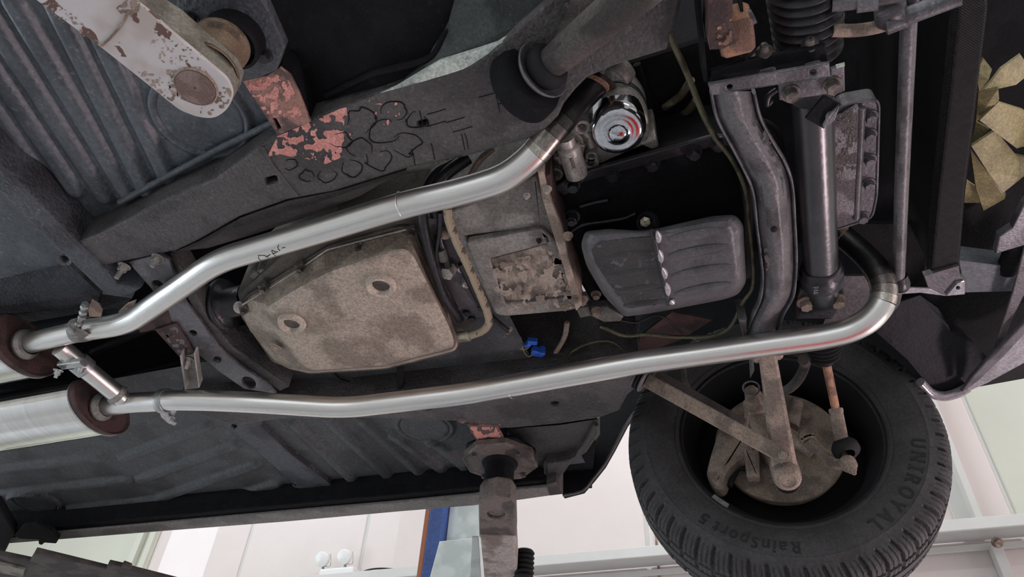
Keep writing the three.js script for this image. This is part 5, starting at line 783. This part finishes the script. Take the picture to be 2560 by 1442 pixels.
  // cover pan in front of the rack
  const cp = thing('cover_pan', 'scabby grey bolted cover pan with rounded corners beside the steering rack', 'cover pan');
  const hV = 0.885, ol = rounded([[2060, 310], [2110, 262], [2190, 248], [2198, 262], [2192, 490], [2180, 545], [2078, 578], [2040, 560]], 18, 5);
  part('flange', prism(ol, hV, hV + 0.03, { bevel: 0.003 }), M.mauve, cp);
  part('rim', sweep(path([...ol, ol[0]].map(([x, y]) => [x, y, hV])), 0.002, 6, false), M.greyPaintWorn, cp);
  part('raised_face', prism(rounded([[2066, 330], [2110, 285], [2148, 262], [2156, 300], [2150, 500], [2140, 540], [2080, 560], [2050, 550]], 12, 4), hV - 0.009, hV, { bevel: 0.004 }), M.mauveDirt, cp, 'pitted dirt-caked face');
  part('ridge', sweep(path([[2154, 270, hV - 0.006], [2148, 400, hV - 0.006], [2140, 545, hV - 0.006]]), 0.0055, 10), M.mauve, cp);
  part('scale_patch', flakes([[2080, 290], [2140, 270], [2150, 330], [2146, 420], [2090, 440], [2080, 360]], hV - 0.009, 0.55, 87, { freq: 0.08, step: 2.5, fade: 5 }), M.oil, cp);
  for (const [x, y] of [[2175, 290], [2173, 336], [2173, 398], [2171, 458], [2155, 541]]) boltAt(cp, x, y, hV, 0.0078, M.mauve, 'cover_bolt');
  // loose little fittings near the rack
  single('rubber_clip', sweep(curve(path([[1940, 225, 0.86], [1922, 240, 0.855], [1918, 262, 0.855], [1930, 250, 0.855]])), 0.004, 8), M.blackSheen, 'small curled black clip under the mounting bracket', 'clip');
  single('metal_pipe', hose([[1896, 296, 0.9], [1930, 312, 0.9], [1946, 330, 0.9], [1958, 380, 0.9], [1976, 440, 0.88]], 0.0035, 8, 8), M.wire, 'thin black pipe behind the front crossmember', 'pipe');
  // hydraulic pipes at the top right
  const hp = thing('hydraulic_pipe', 'rusty steel pipe with a hexagon union crossing above the radiator', 'pipe', 'hydraulic pipes');
  part('pipe', hose([[2080, 76, 0.86], [2140, 76, 0.86], [2200, 66, 0.855], [2250, 46, 0.85], [2330, 18, 0.845], [2400, -14, 0.84]], 0.008, 8, 16), M.rust, hp);
  part('union_nut', aim(new THREE.CylinderGeometry(0.0135, 0.0135, 0.022, 6), at(2236, 52, 0.85), at(2260, 42, 0.85).sub(at(2220, 58, 0.85))), M.greyPaintWorn, hp);
  part('sleeve', sweep(path([[2262, 42, 0.848], [2400, -10, 0.84]]), 0.011, 18), M.greyPaintWorn, hp);
  const hp2 = thing('hydraulic_pipe', 'dark steel pipe with a union at the very top beside the gaiter', 'pipe', 'hydraulic pipes');
  part('pipe', hose([[2080, 14, 0.85], [2150, 6, 0.845], [2260, -12, 0.84]], 0.0075, 8, 16), M.greyPaint, hp2);
  part('union_nut', aim(new THREE.CylinderGeometry(0.013, 0.013, 0.022, 6), at(2168, 4, 0.845), at(2200, 0, 0.84).sub(at(2140, 8, 0.845))), M.greyPaintWorn, hp2);
  part('elbow', aim(lathe([[0.001, -0.02], [0.016, -0.02], [0.018, 0], [0.016, 0.02], [0.001, 0.02]], 20), at(2225, 20, 0.86), V3(0.3, 1, 0.2)), M.greyPaint, hp2);

  // radiator
  const rad = thing('radiator', 'black car radiator with finned core and meshed bottom tank', 'radiator');
  const hRd = 0.90;
  const e = [at(2412, 10, hRd), at(2326, 690, hRd)], f = [at(2476, 10, hRd), at(2404, 690, hRd)];
  const ex = (p, q, s, t) => p.clone().lerp(q, t);
  part('bottom_tank', prism([[2400, -40], [2470, -40], [2471, 27], [2440, 270], [2413, 480], [2400, 646], [2396, 690], [2326, 690], [2346, 480], [2370, 270], [2393, 50]], hRd, hRd + 0.03, { bevel: 0.004 }), M.meshTank, rad, 'meshed bottom tank');
  part('core', prism([[2400, -60], [2465, -60], [2440, 270], [2413, 480], [2396, 680], [2330, 680], [2350, 480], [2374, 270], [2397, 50]], hRd + 0.03, hRd + 0.5, { bevel: 0 }), M.core, rad, 'finned core');
  for (const t of [0.33, 0.66]) { const g = []; for (let k = 0; k < 1; k++) g.push(prism([[2350 + t * 20, -60], [2356 + t * 20, -60], [2310 + t * 20, 690], [2304 + t * 20, 690]], hRd + 0.06 + t * 0.1, hRd + 0.062 + t * 0.1, { bevel: 0 })); part('core_strip', g, M.core, rad); }
  part('foot_bracket', [prism([[2310, 690], [2398, 664], [2400, 690], [2420, 706], [2412, 736], [2366, 740], [2322, 724]], hRd - 0.006, hRd + 0.006, { bevel: 0.001, holes: [ellipse(2396, 720, 6, 6, 0, 12)] })], M.mauve, rad);
  part('foot_lip', [prism([[2240, 736], [2276, 720], [2326, 722], [2366, 740], [2300, 732]], hRd - 0.008, hRd - 0.004, { bevel: 0.001 }), prism([[2366, 740], [2394, 708], [2412, 706], [2412, 736]], hRd - 0.012, hRd - 0.006, { bevel: 0.001, holes: [ellipse(2395, 720, 5, 5, 0, 12)] })], M.silverPaint, rad, 'bright folded edge');
  const tb = thing('cross_tube', 'long round dark tube hanging in front of the radiator core', 'tube');
  part('tube', sweep(path([[2278, -40, 0.87], [2271, 67, 0.87], [2254, 466, 0.87], [2246, 700, 0.87]]), 0.0098, 24), M.greyPaint, tb);
  part('end_fitting', aim(lathe([[0.001, -0.01], [0.014, -0.01], [0.016, 0], [0.013, 0.012], [0.01, 0.02]], 24), at(2250, 708, 0.87), at(2254, 600, 0.87).sub(at(2250, 708, 0.87))), M.blackSheen, tb);
  // fan
  const fan = thing('cooling_fan', 'mustard yellow plastic cooling fan with wide blades beside the radiator', 'fan');
  const hub = at(2640, 325, 0.98);
  part('hub', aim(lathe([[0.001, -0.03], [0.035, -0.03], [0.05, -0.018], [0.052, 0.03], [0.001, 0.032]], 32), hub, V3(1, 0, 0)), M.fan, fan);
  for (const b of [[[2459, 146, 0.96], [2480, 173, 0.95], [2472, 198, 0.94], [2448, 230, 0.94], [2440, 180, 0.95]], [[2482, 200, 0.99], [2502, 173, 1.0], [2552, 137, 1.02], [2580, 180, 1.03], [2540, 212, 1.0], [2452, 232, 0.98]], [[2446, 232, 0.96], [2496, 221, 0.94], [2498, 248, 0.945], [2476, 276, 0.955], [2440, 304, 0.965]], [[2449, 301, 0.945], [2496, 256, 0.95], [2560, 276, 0.965], [2600, 330, 0.975], [2560, 366, 0.95], [2542, 371, 0.945]], [[2440, 304, 0.97], [2474, 323, 0.96], [2426, 368, 0.97]], [[2429, 366, 0.94], [2489, 326, 0.95], [2540, 388, 0.955], [2600, 400, 0.965], [2556, 444, 0.94], [2509, 481, 0.935], [2470, 430, 0.935]], [[2426, 372, 0.955], [2470, 432, 0.945], [2515, 484, 0.945], [2512, 497, 0.945], [2459, 527, 0.955], [2440, 470, 0.96]], [[2416, 450, 0.975], [2444, 470, 0.97], [2456, 507, 0.97], [2410, 507, 0.98]]]) part('blade', soft(slab(b, 0.005), 20), M.fan, fan);
  // front panel, wing nose and bumper pieces
  const nose = thing('front_valance', 'silver and black front wing nose with a worn turned edge', 'valance');
  part('lip', sweep(curve(path([[2300, 955, 0.93], [2332, 984, 0.92], [2360, 990, 0.915], [2394, 982, 0.915], [2420, 968, 0.918]])), 0.0095, 16, true, [1.2, 1]), M.silverPaint, nose, 'silver painted lip');
  part('skirt', slab([[2405, 985, 0.91], [2466, 958, 0.908], [2560, 907, 0.905], [2700, 835, 0.905], [2700, 740, 0.91], [2560, 835, 0.91], [2500, 892, 0.91], [2440, 950, 0.912]], 0.004), M.silverPaint, nose);
  part('turned_edge', prism([[2404, 980], [2428, 946], [2460, 910], [2500, 872], [2560, 808], [2640, 720], [2650, 740], [2560, 838], [2510, 892], [2450, 950], [2416, 976]], 0.905, 0.915, { bevel: 0.003 }), M.mauve, nose, 'rough mauve turned edge');
  part('inner_flange', prism([[2560, 620], [2640, 560], [2640, 640], [2560, 740], [2530, 800], [2505, 866], [2484, 886], [2492, 850], [2531, 732]], 0.925, 0.93, { bevel: 0.002 }), M.mauve, nose, 'mauve inner flange');
  part('bumper_bracket', prism([[2620, 440], [2560, 512], [2531, 570], [2498, 592], [2489, 635], [2560, 614], [2640, 590]], 0.915, 0.93, { bevel: 0.002 }), M.greyPaintWorn, nose, 'lilac grey bumper bracket');
  part('liner', loft([path([[2180, 780, 0.99], [2225, 756, 1.0], [2300, 738, 1.0], [2345, 770, 1.0], [2370, 812, 1.0], [2376, 828, 0.99], [2402, 826, 0.985], [2440, 862, 0.975], [2480, 906, 0.955], [2440, 950, 0.93], [2404, 978, 0.925], [2360, 984, 0.925], [2320, 962, 0.935], [2270, 900, 0.96], [2190, 830, 0.98]]), path([[2180, 780, 1.06], [2225, 756, 1.06], [2300, 738, 1.06], [2345, 770, 1.06], [2370, 812, 1.06], [2376, 828, 1.06], [2402, 826, 1.06], [2440, 862, 1.05], [2480, 906, 1.03], [2440, 950, 1.0], [2404, 978, 1.0], [2360, 984, 1.0], [2320, 962, 1.0], [2270, 900, 1.03], [2190, 830, 1.05]])], 30), M.arch, nose, 'black arch liner');
  part('nose_inner', prism([[2090, 560], [2300, 560], [2420, 520], [2680, 380], [2720, 800], [2420, 980], [2250, 880]], 1.08, 1.09, { bevel: 0 }), M.black, nose);
  part('grey_box', prism([[2396, 650], [2540, 668], [2540, 728], [2412, 732]], 0.96, 1.0, { bevel: 0.002 }), M.pan, nose, 'slate grey panel');
  part('nose_tube', rod(at(2548, 600, 0.95), at(2518, 672, 0.97), 0.018), M.black, nose);
  part('black_skirt', slab([[2450, 966, 0.925], [2560, 908, 0.915], [2700, 850, 0.915], [2700, 900, 0.95], [2560, 946, 0.95]], 0.004), M.black, nose);
  single('splash_plate', prism([[2098, 720], [2110, 690], [2200, 690], [2260, 720], [2250, 760], [2220, 800], [2150, 840], [2050, 840], [2070, 790], [2104, 765]], 0.9, 0.906, { bevel: 0.001 }), M.mauve, 'dark mauve splash plate inside the tight exhaust bend', 'plate');
}

// ---------------------------------------------------------------- wheel and suspension
const Q = (px, py, w) => atW(px, py, w + 0.1);
{
  const wh = thing('wheel', 'front road wheel with a black tyre hanging at full droop in the wing', 'wheel');
  const c = atW(1941, 1085, 1.45); c.z -= 0.083;
  const Wm = new THREE.Matrix4().makeTranslation(c.x, c.y, c.z).multiply(new THREE.Matrix4().makeRotationY(WHEEL_STEER)).multiply(new THREE.Matrix4().makeRotationX(WHEEL_CAMBER));
  const wp = (name, g, m, label, parent = wh, keep = false) => part(name, g.applyMatrix4(Wm), m, parent, label, keep);
  // tyre: section turned round the axle, shoulders cut by slanted grooves
  const sec = []; const S = (r, z, k = 0) => sec.push([r, z, k]);
  S(0.196, 0.072); S(0.203, 0.082); S(0.208, 0.086); S(0.2105, 0.0905); S(0.213, 0.0915); S(0.215, 0.0895); S(0.222, 0.094); S(0.236, 0.1005); S(0.252, 0.1035); S(0.266, 0.1035); S(0.274, 0.102); S(0.277, 0.1028); S(0.28, 0.1005); S(0.288, 0.0975); S(0.294, 0.095, 0.35); S(0.3, 0.092, 1); S(0.306, 0.0885, 1); S(0.311, 0.084, 1); S(0.315, 0.079, 1); S(0.3185, 0.07, 1); S(0.3205, 0.058, 1); S(0.321, 0.0545, 0.6);
  S(0.3135, 0.053); S(0.3135, 0.046); S(0.3225, 0.0445, 0.5); S(0.323, 0.024, 0.5); S(0.3155, 0.0225); S(0.3155, 0.0145); S(0.3235, 0.013); S(0.3235, 0.0);
  const half = sec.slice(); for (let i = half.length - 2; i >= 0; i--) sec.push([half[i][0], -half[i][1], half[i][2]]);
  const NA = 1344, pitch = 56, pos = [], idx = [];
  for (let i = 0; i <= NA; i++) for (let j = 0; j < sec.length; j++) {
    const [r, z, k] = sec[j], a = i / NA * Math.PI * 2, slant = (0.33 - r) * 0.9, f = ((a + slant) / (Math.PI * 2) * pitch) % 1, ff = f < 0 ? f + 1 : f, notch = (c, w) => { const d = Math.min(Math.abs(ff - c), 1 - Math.abs(ff - c)); return 1 - sm(w * 0.6, w, d); }, d = k * Math.max(0.009 * notch(0, 0.13), 0.0025 * notch(0.36, 0.055), 0.0025 * notch(0.66, 0.055));
    const rr = r - d; pos.push(rr * Math.cos(a), rr * Math.sin(a), z - Math.sign(z) * d * 0.6 * (Math.abs(z) > 0.07 ? 1 : 0));
  }
  for (let i = 0; i < NA; i++) for (let j = 0; j + 1 < sec.length; j++) { const a = i * sec.length + j, b = a + 1, d = a + sec.length, e = d + 1; idx.push(a, d, b, b, d, e); }
  const tg = new THREE.BufferGeometry(); tg.setAttribute('position', new THREE.Float32BufferAttribute(pos, 3)); tg.setIndex(idx);
  const tyre = wp('tyre', toCreasedNormals(tg, 0.6), M.tyre, 'black tyre with slanted shoulder grooves');
  const word = (s, r, a0, size, step) => { const gs = []; let a = a0; for (const ch of s) { if (ch !== ' ') { const g = new TextGeometry(ch, { font, size, depth: 0.0016, curveSegments: 4 }); g.computeBoundingBox(); const w = g.boundingBox.max.x - g.boundingBox.min.x; g.translate(-g.boundingBox.min.x - w / 2, -size / 2, 0); const adv = (w / 2 + size * 0.1) / r; a -= adv; g.applyMatrix4(new THREE.Matrix4().makeBasis(V3(Math.sin(a), -Math.cos(a), 0), V3(Math.cos(a), Math.sin(a), 0), V3(0, 0, 1)).setPosition(r * Math.cos(a), r * Math.sin(a), 0.1028)); a -= adv + step; gs.push(g); } else a -= size * 0.4 / r; } return merge(gs); };
  wp('lettering', word('UNIROYAL', 0.258, -0.2, 0.026, 0.018), M.tyreText, 'raised maker name UNIROYAL', tyre);
  wp('lettering', word('RainSport 5', 0.258, -1.6, 0.022, 0.006), M.tyreText, 'raised lettering RainSport 5', tyre);
  // rim
  const rimP = [[0.2, 0.083], [0.205, 0.085], [0.206, 0.081], [0.196, 0.074], [0.19, 0.06], [0.178, 0.045], [0.172, 0.01], [0.176, -0.03], [0.185, -0.06], [0.12, -0.062], [0.06, -0.05], [0.001, -0.05]];
  wp('rim', lathe(rimP, 72).rotateX(Math.PI / 2), M.rubber, 'black wheel rim');
  wp('balance_weight', (() => { const v = []; for (const r of [0.198, 0.207]) for (const z of [0.084, 0.09]) for (let i = 0; i <= 8; i++) { const a = -2.42 + i * 0.022; v.push(V3(r * Math.cos(a), r * Math.sin(a), z)); } const rg = []; for (let i = 0; i <= 8; i++) rg.push([v[i], v[i + 9], v[i + 27], v[i + 18]]); return loft(rg, 30); })(), M.zinc, 'grey wheel weight clipped to the rim');
  // brake shield
  const bs = thing('brake_shield', 'dusty tan brake backing shield inside the front wheel', 'brake shield');
  const shape = new THREE.Shape(); shape.absarc(0, 0, 0.13, 0, Math.PI * 2); 
  part('shield', new THREE.ExtrudeGeometry(shape, { depth: 0.004, bevelEnabled: true, bevelThickness: 0.003, bevelSize: 0.003, curveSegments: 64 }).translate(0, 0, 0.03).applyMatrix4(Wm), M.dust, bs);
  part('disc_edge', lathe([[0.1, 0.0], [0.124, -0.002], [0.126, 0.008], [0.124, 0.018], [0.1, 0.016]], 64).rotateX(Math.PI / 2).applyMatrix4(Wm), M.dust, bs);
  part('hub_boss', lathe([[0.001, 0.07], [0.03, 0.068], [0.036, 0.05], [0.05, 0.03], [0.06, 0.018]], 36).rotateX(Math.PI / 2).applyMatrix4(Wm), M.dust, bs);
  // hub carrier and caliper
  const hc = thing('hub_carrier', 'dusty cast hub carrier with brake caliper inside the wheel', 'hub carrier');
  const limb = (list, radial = 18) => sweep(curve(list.map((q) => q[0]), 6), (t) => { const k = t * (list.length - 1), i = Math.min(list.length - 2, Math.floor(k)); return list[i][1] + (list[i + 1][1] - list[i][1]) * (k - i); }, radial);
  part('upright', limb([[Q(1895, 1000, 1.33), 0.022], [Q(1900, 1060, 1.34), 0.026], [Q(1930, 1120, 1.36), 0.03], [Q(1960, 1170, 1.34), 0.026]]), M.dust, hc);
  part('caliper', prismW(rounded([[1770, 1148], [1792, 1076], [1875, 1070], [1890, 1112], [1862, 1148], [1847, 1152], [1819, 1181], [1810, 1214], [1783, 1216], [1763, 1180]], 12), 1.43, 0.06, { bevel: 0.014 }), M.dust, hc, 'dusty brake caliper');
  part('caliper_lug', prismW(rounded([[1858, 1120], [1896, 1120], [1898, 1190], [1866, 1190]], 6), 1.42, 0.03, { bevel: 0.006 }), M.dust, hc);
  part('caliper_hook', limb([[Q(1868, 1172, 1.36), 0.006], [Q(1848, 1170, 1.36), 0.007], [Q(1832, 1190, 1.36), 0.008], [Q(1822, 1216, 1.36), 0.007]]), M.rubber, hc);
  part('tie_plate', limb([[Q(1874, 972, 1.28), 0.012], [Q(1884, 990, 1.28), 0.019], [Q(1890, 1010, 1.29), 0.021], [Q(1896, 1036, 1.3), 0.018]]), M.rust, hc);
  part('clip_ring', aim(new THREE.TorusGeometry(0.016, 0.0022, 8, 28).rotateX(Math.PI / 2), Q(1878, 970, 1.25), V3(0.1, 1, -0.5)), M.greyPaintWorn, hc);
  part('hose_clip', limb([[Q(1862, 1012, 1.28), 0.002], [Q(1867, 1040, 1.28), 0.005], [Q(1864, 1070, 1.27), 0.004]], 8), M.dust, hc);
  part('bump_rubber', aim(lathe([[0.001, 0.02], [0.01, 0.018], [0.014, 0.01], [0.012, 0.004], [0.015, -0.006]], 24), Q(1879, 1006, 1.26), V3(-0.6, -0.8, 0.3)), M.dust, hc);
  part('steering_arm', limb([[Q(2018, 1098, 1.33), 0.015], [Q(2034, 1112, 1.31), 0.0125], [Q(2060, 1136, 1.29), 0.0105], [Q(2086, 1154, 1.27), 0.0115], [Q(2116, 1151, 1.255), 0.0165]]), M.dust, hc, 'dusty steering arm');
  part('arm_lug', limb([[Q(2024, 1104, 1.31), 0.0125], [Q(2018, 1092, 1.31), 0.015], [Q(2016, 1084, 1.3), 0.012]]), M.dust, hc);
  part('carrier_web', limb([[Q(1992, 1004, 1.37), 0.014], [Q(1984, 1030, 1.37), 0.018], [Q(1976, 1066, 1.37), 0.017]]), M.dust, hc);
  part('carrier_strut', limb([[Q(1880, 1040, 1.35), 0.012], [Q(1968, 1088, 1.34), 0.018], [Q(2030, 1128, 1.34), 0.016]]), M.dust, hc);
  // lower control arm with ball joint
  const ca = thing('control_arm', 'tan dusty lower control arm ending in a fat ball joint at the wheel', 'control arm');
  const i0 = at(1916, 872, 0.81), e0 = Q(1964, 1184, 1.24), cv = camera.position.clone().sub(e0).normalize();
  part('arm', bar(i0, e0, 0.029, 0.024, { taper: 1.62, flat: true, up: cv }), M.dust, ca, 'rust-streaked tan arm');
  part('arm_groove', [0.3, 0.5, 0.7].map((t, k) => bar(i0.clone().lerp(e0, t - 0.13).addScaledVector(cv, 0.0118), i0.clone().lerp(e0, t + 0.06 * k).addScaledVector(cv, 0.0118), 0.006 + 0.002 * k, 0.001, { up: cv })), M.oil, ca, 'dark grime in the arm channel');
  part('inner_bush', aim(lathe([[0.001, -0.026], [0.02, -0.026], [0.024, -0.02], [0.024, 0.02], [0.02, 0.026], [0.001, 0.026]], 28), at(1914, 870, 0.82), V3(1, 0, 0)), M.dust, ca);
  part('bush_bracket', [slab([[1872, 885, 0.82], [1882, 880, 0.82], [1886, 925, 0.81], [1876, 945, 0.81]], 0.004), slab([[1936, 880, 0.82], [1946, 876, 0.82], [1944, 930, 0.81], [1936, 935, 0.81]], 0.004)], M.greyPaint, ca);
  part('ball_joint', aim(lathe([[0.001, 0.02], [0.012, 0.02], [0.014, 0.0225], [0.018, 0.0215], [0.0195, 0.018], [0.0235, 0.0165], [0.0255, 0.01], [0.026, -0.004], [0.026, -0.034]], 36), Q(1966, 1186, 1.225), V3(0.02, -0.86, 0.5)), M.dust, ca, 'dusty ball joint housing');
  part('joint_boot', aim(lathe([[0.001, 0.0], [0.02, 0.0], [0.022, -0.01]], 28), Q(1970, 1212, 1.27), V3(0, -0.9, 0.42)), M.rubber, ca);
  // radius arm
  const st = thing('radius_rod', 'flat brown radius arm running diagonally from the rail end to the ball joint', 'suspension rod');
  const st0 = at(1616, 950, 0.84), st1 = Q(1964, 1142, 1.165), sv = camera.position.clone().sub(st1).normalize();
  part('bar', bar(st0, st1, 0.028, 0.01, { up: sv }), M.dust, st);
  part('upper_web', bar(st0.clone().add(V3(0.016, 0.014, -0.01)), st0.clone().lerp(st1, 0.72).add(V3(0.0, 0.03, -0.02)), 0.01, 0.03), M.dustDark, st);
  bolt(st, st1.clone().lerp(st0, 0.02).addScaledVector(sv, 0.004), sv, 0.0088, M.dust, 'pivot_bolt');
  for (let k = 0; k < 3; k++) part('bush_ring', aim(lathe([[0.012, -0.003], [0.026, -0.003], [0.028, 0], [0.026, 0.003], [0.012, 0.003]], 28), st0.clone().addScaledVector(st1.clone().sub(st0).normalize(), -0.004 - k * 0.008), st1.clone().sub(st0)), k === 1 ? M.rubber : M.greyPaint, st);
  // track rod
  const tr = thing('track_rod', 'rusty track rod with adjuster sleeve and grease boot at the steering arm', 'track rod');
  const t0 = at(2064, 900, 0.82), t1 = Q(2089, 1022, 1.2), t2 = Q(2105, 1104, 1.23), t3 = Q(2114, 1122, 1.24);
  part('rod', sweep(curve([t0, t0.clone().lerp(t1, 0.5), t1]), 0.0078, 20), M.rustOrange, tr, 'orange rusted rod');
  part('adjuster_sleeve', sweep([t1.clone().lerp(t2, -0.02), t1.clone().lerp(t2, 0.04), t1.clone().lerp(t2, 0.06), t1.clone().lerp(t2, 0.16), t1.clone().lerp(t2, 0.18), t2], (t) => t < 0.05 ? 0.012 : t < 0.17 ? 0.0132 : 0.0122, 24), M.dust, tr, 'tan adjuster sleeve');
  part('grease_boot', aim(lathe([[0.012, -0.016], [0.02, -0.013], [0.025, -0.004], [0.025, 0.006], [0.019, 0.012], [0.012, 0.014]], 32), t3, V3(0.15, -1, 0.25)), M.rubber, tr, 'black rubber grease boot');
  part('taper_stud', aim(lathe([[0.001, 0.032], [0.004, 0.031], [0.006, 0.022], [0.0085, 0.02], [0.0105, 0.012], [0.0105, 0.008], [0.0145, 0.006], [0.0155, -0.006], [0.012, -0.012]], 24), Q(2121, 1160, 1.235), V3(0.12, -0.9, 0.5)), M.dust, tr, 'dusty castle nut and stud');
  // near rack gaiter
  const gt = thing('rack_gaiter', 'black rubber rack gaiter showing below the straight exhaust pipe', 'gaiter');
  const gp = []; for (let k = 0; k < 4; k++) gp.push([0.026 - k * 0.003, k * 0.011], [0.034 - k * 0.003, k * 0.011 + 0.004], [0.034 - k * 0.003, k * 0.011 + 0.006], [0.026 - k * 0.003, k * 0.011 + 0.01]); gp.push([0.012, 0.046], [0.012, 0.056]);
  part('bellows', aim(lathe(gp, 36), at(2056, 846, 0.835), t0.clone().lerp(t1, 0.3).sub(at(2056, 846, 0.835))), M.rubber, gt);
  single('brake_hose', sweep(curve([at(2008, 900, 0.82), Q(2012, 915, 1.13), Q(1996, 948, 1.17), Q(1968, 974, 1.22), Q(1935, 982, 1.26)]), 0.0095, 16), M.dustDark, 'thick dusty brake hose curving behind the control arm', 'hose');
  single('metal_pipe', sweep(curve([at(1708, 905, 0.86), at(1712, 950, 0.86), at(1722, 972, 0.87)]), 0.0055, 10), M.dustDark, 'short dark pipe hanging above the radius arm', 'pipe');
}
// ---------------------------------------------------------------- place every group at the foot of its thing
for (const g of things) {
  const b = new THREE.Box3().setFromObject(g); if (b.isEmpty()) continue;
  const c = V3((b.min.x + b.max.x) / 2, b.min.y, (b.min.z + b.max.z) / 2); g.position.copy(c);
  for (const m of g.children) m.position.sub(c);
}
renderer.render(scene, camera);
